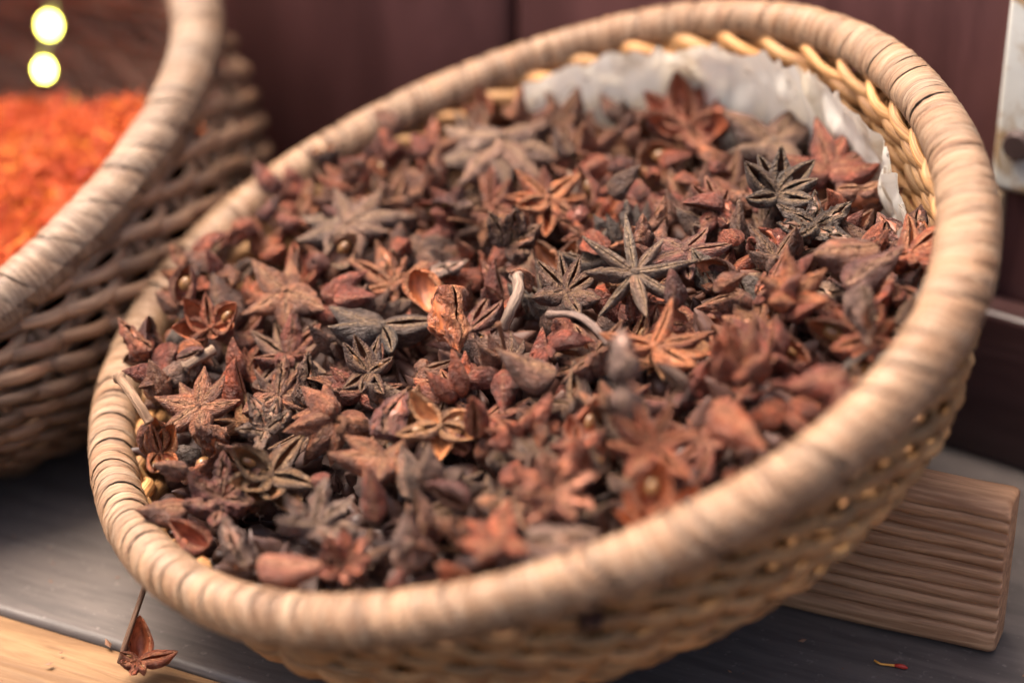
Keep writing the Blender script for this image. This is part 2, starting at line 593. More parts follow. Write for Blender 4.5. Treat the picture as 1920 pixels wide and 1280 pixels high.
# paper lining: torn sheets along the back inner wall
PAPER = mat_paper()
paper = tag(empty('paper_lining', BM), 'torn off-white paper lining the back right inside of the star anise basket', 'paper')
def paper_sheet(a0, a1, zl, zr, z1, inset, seed, tear):
    """zl / zr: height of the torn top edge at the a1 (left) and a0 (right) end"""
    na, nz = 90, 26
    vs, fs = [], []
    for j in range(nz + 1):
        for i in range(na + 1):
            u = i / na; a = R_(a0 + (a1 - a0) * u)
            e1 = noise.noise(Vector((u * 5, seed, 0)))
            e2 = noise.noise(Vector((u * 13, seed + 3, 0)))
            edge = tear * (e1 + (.9 * e2 if e2 > 0 else 1.6 * e2 * abs(e2)) + .12 * noise.noise(Vector((u * 50, seed + 3, 0))))
            endf = min(1, u / .07, (1 - u) / .07)
            ztop = min(.0005, zr + (zl - zr) * u + edge) - (1 - endf) * .008
            t = j / nz
            z = z1 + (ztop - z1) * t
            r = rho(a) - inset - .0042 - .16 * max(0, -z - .008)
            cr = noise.noise(Vector((a * 6 + seed, z * 45, 0))) * .0022 + abs(noise.noise(Vector((a * 12, z * 80, seed)))) * .0036 + abs(noise.noise(Vector((a * 30 + z * 150, z * 90, seed)))) * .0009
            curl = -.007 * max(0, t - .75) / .25 * max(0, e1 + .1)
            r += -cr + curl
            vs.append((r * math.cos(a), r * math.sin(a), z))
    for j in range(nz):
        for i in range(na):
            q = j * (na + 1) + i
            fs.append((q, q + 1, q + na + 2, q + na + 1))
    me = mesh('paper_sheet', vs, fs)
    return obj('torn_sheet', me, PAPER, paper)
paper_sheet(62, 94, -.001, .000, -.045, .0070, 1.3, .0030)
paper_sheet(38, 68, .001, -.003, -.045, .0084, 4.7, .0032)
paper_sheet(14, 44, -.002, -.010, -.050, .0074, 9.1, .0060)
paper_sheet(-6, 17, -.012, -.014, -.050, .0090, 12.4, .0055)

# ------------------------------------------------------------------ star anise
def sstep(a, b, x):
    t = max(0, min(1, (x - a) / (b - a))); return t * t * (3 - 2 * t)

STY = {  # half width, belly, opening, wrinkle, tip curl, shell
    'slit':    (.165, .31, .048, .026, .10, .035),
    'open':    (.180, .31, .105, .028, .12, .035),
    'wide':    (.215, .27, .235, .032, .16, .035),
    'closed':  (.205, .34, .006, .038, .10, .035),
    'finger':  (.070, .19, .014, .012, .05, .030),
    'shrivel': (.200, .30, .040, .085, .12, .035),
}
def pod_mesh(style, seed, nx=20, no=24, ni=10):
    rnd = random.Random(hash((style, seed)) if False else sum(ord(c) for c in style) * 131 + seed)
    W, Hb, gap, wr, curl, th = STY[style]
    W *= rnd.uniform(.85, 1.2); Hb *= rnd.uniform(.8, 1.2); gap *= rnd.uniform(.6, 1.35); curl *= rnd.uniform(-.3, 1.6)
    bend = rnd.uniform(-.12, .12); twist = rnd.uniform(-.35, .35)
    pk = rnd.uniform(.62, .82)
    nr = rnd.choice([4, 5, 6]); rph = rnd.uniform(0, 6)
    ov = Vector((rnd.uniform(-50, 50), rnd.uniform(-50, 50), rnd.uniform(-50, 50)))
    vs, lip, rows = [], [], []
    for i in range(nx + 1):
        x = i / nx
        X = .03 + .97 * x
        sh = max(0, math.sin(PI * x ** pk)) ** .85
        w = W * (.30 * (1 - x) ** 1.5 + sh * (1 - .35 * x)) + .016 * (1 - sstep(.93, 1, x))
        tipz = .08 + curl
        zt = .05 + .05 * math.sin(PI * x) + (tipz - .05) * x ** 2.6
        zb = -Hb * (.30 * (1 - x) ** 1.2 + max(0, math.sin(PI * x ** (pk * .95))) ** .9) + (tipz) * x ** 3.2 - .02 * (1 - x ** 3)
        if zb > zt - .01: zb = zt - .01 - .02 * (1 - sstep(.93, 1, x))
        zm = (zt + zb) / 2; hz = (zt - zb) / 2
        g = gap * max(0, math.sin(PI * min(1, x ** .8 * 1.02))) ** .7
        yb = bend * x * x
        tw = twist * x
        ct, st_ = math.cos(tw), math.sin(tw)
        row = []
        def put(y, z, lp, inner):
            p = Vector((X, y, z))
            a = sh * (.35 + .65 * (not inner)) + .15
            d = noise.noise_vector(Vector((X * 2.2, y * 4, z * 4)) + ov) * wr * 1.1
            d += noise.noise_vector(Vector((X * 5, y * 13, z * 13)) + ov) * wr * .75
            if wr > .04: d += noise.noise_vector(Vector((X * 9, y * 16, z * 16)) + ov) * wr * .6
            p += d * a
            zz = p.z - zm; yy = p.y
            p.y = yy * ct - zz * st_ + yb; p.z = zm + yy * st_ + zz * ct
            vs.append(p); lip.append(lp); return len(vs) - 1
        for k in range(no + 1):
            al = PI * (2 * k / no - 1)
            s = math.sin(al)
            y = w * s * (1 - .30 * math.cos(al))
            rg = 1 + .055 * math.sin(al * nr + rph + 3 * noise.noise(Vector((x * 3, al, 0)) + ov)) * (1 - sstep(.8, 1, abs(al) / PI))
            y = y * rg + (1 if al > 0 else -1 if al < 0 else 0) * g * sstep(.45, 1, abs(al) / PI)
            z = zm - hz * math.cos(al) * rg
            if g > .1 * W: z -= g * .28 * sstep(.8, 1, abs(al) / PI)
            row.append(put(y, z, max(sstep(.86, 1, abs(al) / PI), .5 * (1 - sstep(.04, .14, abs(al) / PI)), .7 * sstep(.9, 1, x)), False))
        for k in range(ni + 1):
            al = PI * (1 - 2 * k / ni)
            s = math.sin(al)
            y = w * s * (1 - .30 * math.cos(al))
            sg = (1 if al > 0 else -1 if al < 0 else 0)
            y += sg * g * sstep(.45, 1, abs(al) / PI)
            y = sg * max(0, abs(y) - th * (.5 + .5 * sh) * min(1, abs(y) / (.5 * w + 1e-4)))
            z = zm - hz * math.cos(al) * .98 + th * math.cos(al) * .9 * (.2 + sh) * (1 - sstep(.75, 1, abs(al) / PI))
            if g > .1 * W: z -= g * .28 * sstep(.8, 1, abs(al) / PI)
            if abs(al) > PI * .95: z -= .004
            row.append(put(y, z, sstep(.9, 1, abs(al) / PI), True))
        rows.append(row)
    fs, mi = [], []
    m = len(rows[0])
    for i in range(nx):
        for k in range(m):
            k2 = (k + 1) % m
            fs.append((rows[i][k], rows[i + 1][k], rows[i + 1][k2], rows[i][k2]))
            mi.append(1 if (no + 1) <= k < m - 1 else 0)
    fs.append(tuple(rows[0][:no + 1])); mi.append(0)
    fs.append(tuple(reversed(rows[nx][:no + 1]))); mi.append(0)
    me = bpy.data.meshes.new('pod_' + style)
    me.from_pydata(vs, [], fs)
    for p, q in zip(me.polygons, mi): p.use_smooth = True; p.material_index = q
    at = me.attributes.new('lip', 'FLOAT', 'POINT')
    at.data.foreach_set('value', lip)
    me.materials.append(POD); me.materials.append(PODIN)
    # where a seed would lie
    return me
NVAR = 7
PODS = {s: [pod_mesh(s, k) for k in range(NVAR)] for s in STY}

def seed_mesh():
    bm = bmesh.new(); bmesh.ops.create_uvsphere(bm, u_segments=14, v_segments=9, radius=1)
    for v in bm.verts: v.co = Vector((v.co.x * .17, v.co.y * .075, v.co.z * .125))
    me = bpy.data.meshes.new('seed'); bm.to_mesh(me); bm.free()
    for p in me.polygons: p.use_smooth = True
    me.materials.append(SEED); return me
SEEDM = seed_mesh()
def hub_mesh(seed):
    bm = bmesh.new(); bmesh.ops.create_icosphere(bm, subdivisions=2, radius=.085)
    for v in bm.verts:
        v.co.z *= 1.1; v.co += noise.noise_vector(v.co * 16 + Vector((seed * 7, 0, 0))) * .028
    me = bpy.data.meshes.new('hub'); bm.to_mesh(me); bm.free()
    for p in me.polygons: p.use_smooth = True
    at = me.attributes.new('lip', 'FLOAT', 'POINT'); at.data.foreach_set('value', [.35] * len(me.vertices))
    me.materials.append(POD); return me
HUBS = [hub_mesh(k) for k in range(3)]
def stem_mesh(seed, L=1.3):
    rnd = random.Random(seed)
    bx_, by_ = rnd.uniform(-.5, .5), rnd.uniform(-.5, .5)
    pts, rad = [], []
    for i in range(11):
        t = i / 10
        pts.append((bx_ * t * t, by_ * t * t, -.05 - L * t))
        rad.append(.055 * (1.25 - .45 * sstep(0, .35, t) + (.75 if t > .93 else 0) * .5))
    me = tube('stem', pts, rad, 8); me.materials.append(STEM); return me
STEMS = [stem_mesh(k, .75 + .15 * k) for k in range(5)]

PAL = {'rust': (.34, .105, .050), 'redbrown': (.25, .078, .050), 'brown': (.20, .092, .056), 'warm': (.28, .125, .066), 'darkbrown': (.120, .064, .042),
       'greybrown': (.200, .140, .110), 'charcoal': (.088, .074, .065), 'tan': (.38, .205, .095), 'plum': (.165, .070, .060), 'orange': (.42, .155, .060),
       'grey': (.175, .145, .118), 'olive': (.155, .095, .048), 'slate': (.205, .155, .138), 'pink': (.38, .175, .120)}
PNAME = {'rust': 'rust', 'redbrown': 'red-brown', 'brown': 'brown', 'warm': 'warm brown', 'darkbrown': 'dark brown', 'greybrown': 'grey-brown', 'charcoal': 'charcoal', 'tan': 'tan',
         'plum': 'plum brown', 'orange': 'orange-brown', 'grey': 'grey', 'olive': 'olive brown', 'slate': 'slate grey', 'pink': 'pinkish brown'}

def tint(c, v, rnd):
    g = rnd.uniform(-.10, .10)
    return (c[0] * v * 1.48, c[1] * v * 1.20 * (1 + g), c[2] * v * 1.00 * (1 + 1.3 * g), 1)

def build_star(name, M, L, angs, styles, col, el, rnd, stem=0, flip=False, lens=None, grp=None, label=None):
    """M: world matrix (origin at hub), L metres; angs degrees"""
    t = empty(name, M)
    base = PAL[col]
    for i, a in enumerate(angs):
        st = styles[i]
        o = bpy.data.objects.new('pod', PODS[st][rnd.randrange(NVAR)])
        link(o, t)
        l = (lens[i] if lens else rnd.uniform(.82, 1.05)) * L
        e = el + rnd.uniform(-13, 13)
        m = Matrix.Rotation(R_(a), 4, 'Z') @ Matrix.Rotation(R_(-e), 4, 'Y') @ Matrix.Rotation(rnd.uniform(-.22, .22) + (PI if flip else 0), 4, 'X') @ Matrix.Diagonal((l, l * rnd.uniform(.9, 1.12), l * rnd.uniform(.9, 1.1), 1))
        o.matrix_basis = m
        o.color = tint(base, rnd.uniform(.95, 1.5), rnd)
        if st in ('open', 'wide') and rnd.random() < (.4 if st == 'wide' else .22):
            s = bpy.data.objects.new('seed', SEEDM); link(s, o)
            s.location = (.50, 0, -.035 if st == 'wide' else -.01)
            s.rotation_euler = (rnd.uniform(-.3, .3), rnd.uniform(-.2, .1), rnd.uniform(-.2, .2))
            s.scale = (1.0, 1.15, .95)
    h = bpy.data.objects.new('hub', HUBS[rnd.randrange(3)]); link(h, t); h.scale = (L, L, L); h.color = tint(base, 1.05, rnd)
    if stem:
        s = bpy.data.objects.new('stem', STEMS[rnd.randrange(5)]); link(s, t)
        s.matrix_basis = Matrix.Rotation(PI if flip else 0, 4, 'X') @ Matrix.Diagonal((L, L, L, 1))
        if flip: s.matrix_basis = Matrix.Rotation(R_(28), 4, 'Y') @ s.matrix_basis @ Matrix.Diagonal((1.7, 1.7, 1.0, 1))
        s.color = tint((.30, .17, .10), rnd.uniform(.7, 1.2), rnd)
    return t

def build_pod(name, M, L, style, col, rnd, seed=False):
    t = empty(name, M)
    o = bpy.data.objects.new('shell', PODS[style][rnd.randrange(NVAR)]); link(o, t)
    o.scale = (L, L * rnd.uniform(.95, 1.2), L * rnd.uniform(.95, 1.15)); o.color = tint(PAL[col], rnd.uniform(1.0, 1.35), rnd)
    if seed:
        s = bpy.data.objects.new('seed', SEEDM); link(s, o); s.location = (.5, 0, -.02); s.scale = (1.05, 1.6, 1.1)
    return t

HEROES = [('S', 'grey eight-armed star anise with thin beaded arms near the middle of the basket', 'the thin-armed grey star', [2.99, -1.02, 0.13], [0.947, 0.267, 0.175, 0.037], 1.64, 0, 8, 'finger', 'grey', -4, 0),
('S', 'charcoal star anise with four long slit arms lying left of the rust wrinkled pod', 'the charcoal four-armed star', [-4.02, 0.33, -0.05], [0.982, 0.002, 0.188, -0.0], 1.66, [8, -72, 205, 155], 4, 'slit', 'charcoal', 2, 0),
('S', 'small dark star anise with tan-edged cups and one long pale open pod', 'the small tan-edged star', [-4.18, -1.89, 0.16], [0.966, 0.221, 0.125, -0.052], 0.98, [20, 78, 108, 142, -60, -100, -140], 7, 'open', 'darkbrown', 12, 0),
('S', 'dark brown star anise with upright ridged pods standing behind the pale stem', 'the upright ridged star', [-0.53, 2.52, -0.27], [0.954, 0.168, 0.248, -0.018], 1.17, [60, 100, 135, 20, -20, -60], 6, 'shrivel', 'darkbrown', 38, 0),
('S', 'dark brown star anise with long narrow slit arms beside the thin-armed grey star', 'the narrow slit star', [1.05, -0.37, -0.27], [0.969, 0.169, 0.175, -0.031], 1.26, [140, 100, 75, 25, -30, 200, -70], 7, 'slit', 'darkbrown', 8, 0),
('S', 'large charcoal star anise with spread ribbed pods towards the right rim', 'the large charcoal star', [6.68, 2.24, -1.06], [0.964, 0.198, 0.174, -0.036], 1.4, [150, 115, 80, 45, 8, -35, -150], 7, 'open', 'charcoal', 22, 0),
('S', 'brown star anise lying face down with its thick stalk pointing up', 'the face-down stalked star', [-5.07, -3.36, 0.05], [0.916, 0.276, 0.289, -0.014], 1.31, [165, 195, 235, 275, 350, 110, 140], 7, 'closed', 'warm', -6, 2),
('S', 'olive brown star anise with tan gaping pods near the left rim', 'the gaping olive star', [-6.64, -4.9, 0.15], [0.941, 0.163, 0.296, -0.009], 1.47, [165, 215, 255, 300, 340, 60], 6, 'wide', 'olive', 14, 0),
('S', 'dull grey star anise with blunt arms below the far left rim', 'the dull grey star', [-5.04, 4.91, 0.53], [0.764, -0.05, 0.186, -0.615], 1.6, 0, 8, 'closed', 'greybrown', -12, 0),
('S', 'wide grey-brown star anise with drooping pods below the back rim', 'the wide drooping star', [-0.65, 7.48, 0.16], [0.983, 0.04, 0.178, -0.007], 2.12, [10, 50, 150, 190, 230, 270, 310, 350], 8, 'closed', 'greybrown', -22, 0),
('S', 'orange-brown star anise with hollow open pods behind the upright ridged star', 'the orange hollow star', [0.53, 4.61, -0.48], [0.963, 0.2, 0.174, -0.036], 1.29, [180, 215, 270, 325, 0, 40, 140], 7, 'open', 'orange', 2, 0),
('S', 'red-brown star anise with slit arms in front of the big grey pod pair', 'the blurred red star', [3.07, -7.89, 0.07], [0.951, 0.253, 0.172, -0.046], 1.31, [65, 110, 150, 190, 230, 20, -40], 7, 'slit', 'rust', 15, 0),
('S', 'orange-red star anise with two pods pointing up near the front right rim', 'the two-horned orange star', [5.27, -5.74, -0.08], [0.978, 0.14, 0.152, -0.029], 1.24, [60, 125, 165, -30, -90, -150], 6, 'closed', 'rust', 42, 0),
('S', 'warm brown star anise seen from below with one fat hanging pod near the left rim', 'the fat-podded brown star', [-6.56, 2.03, 0.81], [0.977, 0.168, 0.127, -0.039], 1.55, [215, 275, 330, 85, 140], 5, 'closed', 'warm', -10, 0),
('S', 'small orange-brown star anise with curled upright cups against the left rim', 'the curled cup star', [-9.56, -3.53, 0.77], [0.923, 0.218, 0.318, -0.006], 0.97, [70, 115, 135, -60, -110], 5, 'wide', 'orange', 30, 0),
('S', 'plum brown star anise with tan-slit drooping pods right of the thin-armed grey star', 'the drooping plum star', [4.21, 0.15, -0.45], [0.984, 0.002, 0.178, -0.0], 1.43, [10, -45, -85, 215, 60, 120], 6, 'slit', 'plum', -14, 0),
('S', 'pinkish brown shrivelled rosette star anise by the front rim', 'the pink rosette', [0.71, -8.45, 0.07], [0.946, 0.278, 0.129, 0.107], 1.21, 0, 8, 'shrivel', 'pink', 24, 0),
('S', 'tan curled star anise with twisted open pods in front of the small tan-edged star', 'the tan curled star', [-2.26, -4.58, -0.11], [0.959, 0.198, 0.199, -0.031], 1.15, [25, 140, 200, 330, 270], 5, 'wide', 'tan', 6, 0),
('S', 'brown star anise with a small pale hub resting near the left rim', 'the pale-hubbed star', [-8.68, -2.0, 0.76], [0.978, 0.14, 0.152, -0.029], 1.26, [0, 45, 85, 130, 175, 225, 280], 7, 'closed', 'warm', -4, 0),
('S', 'plum and black star anise with folded pods in the front left corner', 'the folded plum star', [-7.93, -5.31, 0.18], [0.963, 0.2, 0.174, -0.036], 1.21, [90, 30, -30, -90, 160, 220], 6, 'shrivel', 'plum', 25, 0),
('S', 'slate grey star anise with knobbly bent arms at the front left', 'the knobbly slate star', [-5.29, -7.32, 0.15], [0.964, 0.139, 0.225, -0.018], 1.26, [200, 150, 30, -10, -50, 80], 6, 'shrivel', 'slate', 18, 0),
('S', 'dark red shrivelled rosette star anise touching the front rim', 'the dark red rosette', [-4.52, -8.7, -0.13], [0.963, 0.2, 0.174, -0.036], 0.92, 0, 8, 'shrivel', 'redbrown', 30, 0),
('S', 'orange-red star anise with thick smooth pods leaning on the front rim', 'the smooth orange star', [-0.62, -9.53, -0.04], [0.964, 0.139, 0.225, -0.018], 1.11, [200, 225, 90, 150, -20], 5, 'closed', 'rust', 10, 0),
('S', 'grey-brown star anise with pointed wrinkled arms left of the face-down stalked star', 'the pointed grey star', [-6.79, -3.36, 0.4], [0.965, 0.223, 0.125, -0.052], 1.02, [115, 255, 190, 20, 65], 5, 'shrivel', 'greybrown', 14, 0),
('S', 'warm brown star anise with one long smooth pod in front of the face-down stalked star', 'the long-podded star', [-3.72, -5.23, -0.03], [0.964, 0.139, 0.225, -0.018], 1.3, [190, 150, 30, -40, -90, 250], 6, 'closed', 'warm', 6, 0),
('S', 'red-brown star anise with broad fanned pods beside the white paper lining', 'the fanned red star', [8.01, 4.53, -2.3], [0.974, 0.141, 0.176, -0.026], 1.6, [20, 165, 200, -30, 95, 60], 6, 'closed', 'redbrown', 14, 0),
('S', 'orange-brown star anise with folded pods near the right rim', 'the folded orange star', [6.81, -3.29, -0.32], [0.963, 0.2, 0.174, -0.036], 1.18, [150, 210, 100, 40, -40], 5, 'closed', 'orange', 22, 0),
('S', 'black wrinkled star anise with lumpy pods below the large charcoal star', 'the lumpy black star', [7.51, 0.58, -1.21], [0.974, 0.141, 0.176, -0.026], 1.2, [150, 190, 90, 30, -40, 230], 6, 'shrivel', 'charcoal', 16, 0),
('S', 'orange-brown star anise with parallel slit pods right of the big grey pod pair', 'the parallel slit star', [3.21, -3.7, -0.28], [0.973, 0.11, 0.201, -0.017], 1.45, [5, -18, 62, -40, 165], 5, 'slit', 'orange', 4, 0),
('S', 'faded red star anise with papery pods under the curved brown stalk', 'the papery red star', [4.33, 8.41, -1.97], [0.974, 0.141, 0.176, -0.026], 1.69, [100, 60, 150, 200, -20, -70], 6, 'wide', 'redbrown', 20, 0),
('S', 'grey-brown star anise with long drooping pods behind the fanned red star', 'the long grey-podded star', [6.66, 6.71, -2.2], [0.974, 0.141, 0.176, -0.026], 1.68, [25, 60, 150, 200, -60], 5, 'closed', 'greybrown', 2, 0),
('S', 'rust star anise with crumpled pods at the left end of the basket', 'the crumpled rust star', [-8.56, 1.02, 1.01], [0.977, 0.168, 0.127, -0.039], 1.2, [150, 100, 20, -30, 200], 5, 'wide', 'rust', 24, 0),
('P', 'rust wrinkled loose pod curling between the charcoal star and the pale stem', 'the rust wrinkled pod', [-1.77, 0.01, 0.75], [0.661, -0.066, 0.494, -0.561], 1.92, 0, 1, 'shrivel', 'orange', 0, 0),
('S', 'broken star anise with two big blurred grey pods standing upright at the front', 'the big grey pod pair', [2.87, -7.04, 1.35], [-0.498, 0.842, -0.064, -0.197], 1.52, [90, 268], 2, 'shrivel', 'slate', 6, 0),
('P', 'grey-violet loose pod standing upright by the right rim', 'the grey-violet pod', [8.44, -4.27, 0.19], [0.665, 0.068, 0.461, -0.585], 1.5, 0, 1, 'shrivel', 'slate', 0, 0),
('P', 'large dark red three-cornered loose pod against the right rim', 'the dark red pod', [7.96, -3.05, -0.59], [0.935, 0.284, 0.107, 0.185], 1.81, 0, 1, 'closed', 'plum', 0, 0),
('P', 'long grained brown loose pod pointing at the right rim', 'the long grained pod', [8.98, -1.65, -0.89], [-0.159, 0.258, -0.119, 0.946], 2.09, 0, 1, 'closed', 'brown', 0, 0),
('P', 'wrinkled brown loose pod lying flat under the white paper', 'the flat wrinkled pod', [8.07, 3.0, -2.0], [0.984, 0.002, 0.178, -0.0], 1.84, 0, 1, 'shrivel', 'brown', 0, 0),
('P', 'open red loose pod holding one pale tan seed near the front right rim', 'the open seed pod', [2.72, -9.75, -0.2], [0.769, 0.38, -0.081, 0.507], 1.25, 0, 1, 'wide', 'rust', 0, 1),
('P', 'narrow grey loose pod standing upright by the front rim', 'the narrow grey pod', [-3.02, -9.36, -0.31], [0.621, 0.494, -0.073, 0.604], 1.53, 0, 1, 'shrivel', 'slate', 0, 0),
('P', 'conical red-brown loose pod standing on end by the front rim', 'the conical pod', [-3.95, -7.25, -0.34], [0.655, 0.479, -0.267, 0.52], 1.45, 0, 1, 'closed', 'redbrown', 0, 0),
('P', 'grey wrinkled loose pod lying flat against the front rim', 'the flat grey pod', [0.08, -10.19, 0.32], [0.984, 0.002, 0.178, -0.0], 1.65, 0, 1, 'shrivel', 'slate', 0, 0),
('P', 'pinkish tan loose pod lying across the front left rim', 'the pinkish tan pod', [-6.44, -8.65, 0.64], [0.972, 0.049, 0.185, -0.136], 1.73, 0, 1, 'closed', 'pink', 0, 0),
('P', 'grey-violet loose pod with a pointed tip rising at the front left', 'the pointed violet pod', [-7.11, -7.74, -0.23], [0.461, 0.398, -0.184, 0.772], 1.4, 0, 1, 'shrivel', 'slate', 0, 0),
('P', 'brown pointed loose pod resting its tip on the left rim', 'the rim-resting pod', [-8.77, -5.37, 0.22], [-0.017, 0.175, -0.077, 0.981], 1.32, 0, 1, 'closed', 'brown', 0, 0),
('P', 'dark red papery loose pod tucked inside the left rim', 'the papery red pod', [-8.31, -6.52, -0.25], [0.286, 0.316, -0.097, 0.899], 1.24, 0, 1, 'wide', 'redbrown', 0, 0),
('P', 'rust-red three-cornered loose pod near the front right rim', 'the rust corner pod', [4.7, -7.62, 0.61], [0.872, 0.083, 0.324, -0.359], 1.62, 0, 1, 'closed', 'rust', 0, 0),
('P', 'pink-red smooth loose pod beside the front right rim', 'the pink-red pod', [7.71, -6.86, -0.29], [-0.074, 0.15, -0.219, 0.961], 1.52, 0, 1, 'closed', 'redbrown', 0, 0),
('P', 'round grey-crusted pod fragment right of the orange papery pod', 'the grey-crusted pod', [-2.81, 2.43, -0.17], [0.98, 0.082, 0.173, 0.048], 1.09, 0, 1, 'shrivel', 'slate', 0, 0),
('P', 'orange papery open pod between the charcoal star and the grey-crusted pod', 'the orange papery pod', [-3.01, 1.85, 0.39], [0.754, 0.11, 0.386, -0.52], 1.49, 0, 1, 'wide', 'orange', 0, 0),
('P', 'plum wrinkled lump of pods in front of the small tan-edged star', 'the plum lump', [-3.66, -4.73, 0.19], [0.769, 0.271, 0.139, 0.562], 1.51, 0, 1, 'shrivel', 'plum', 0, 0),
('P', 'dark triangular-tipped loose pod standing above the pointed grey star', 'the black-tipped pod', [-5.9, -2.16, -0.15], [0.552, 0.429, -0.05, 0.713], 1.37, 0, 1, 'shrivel', 'darkbrown', 0, 0),
('P', 'pinkish brown pod with a knob end lying in front of the pale stem', 'the knob-ended pod', [0.76, -3.77, -0.23], [0.102, 0.226, 0.022, 0.969], 1.63, 0, 1, 'closed', 'brown', 0, 0)]
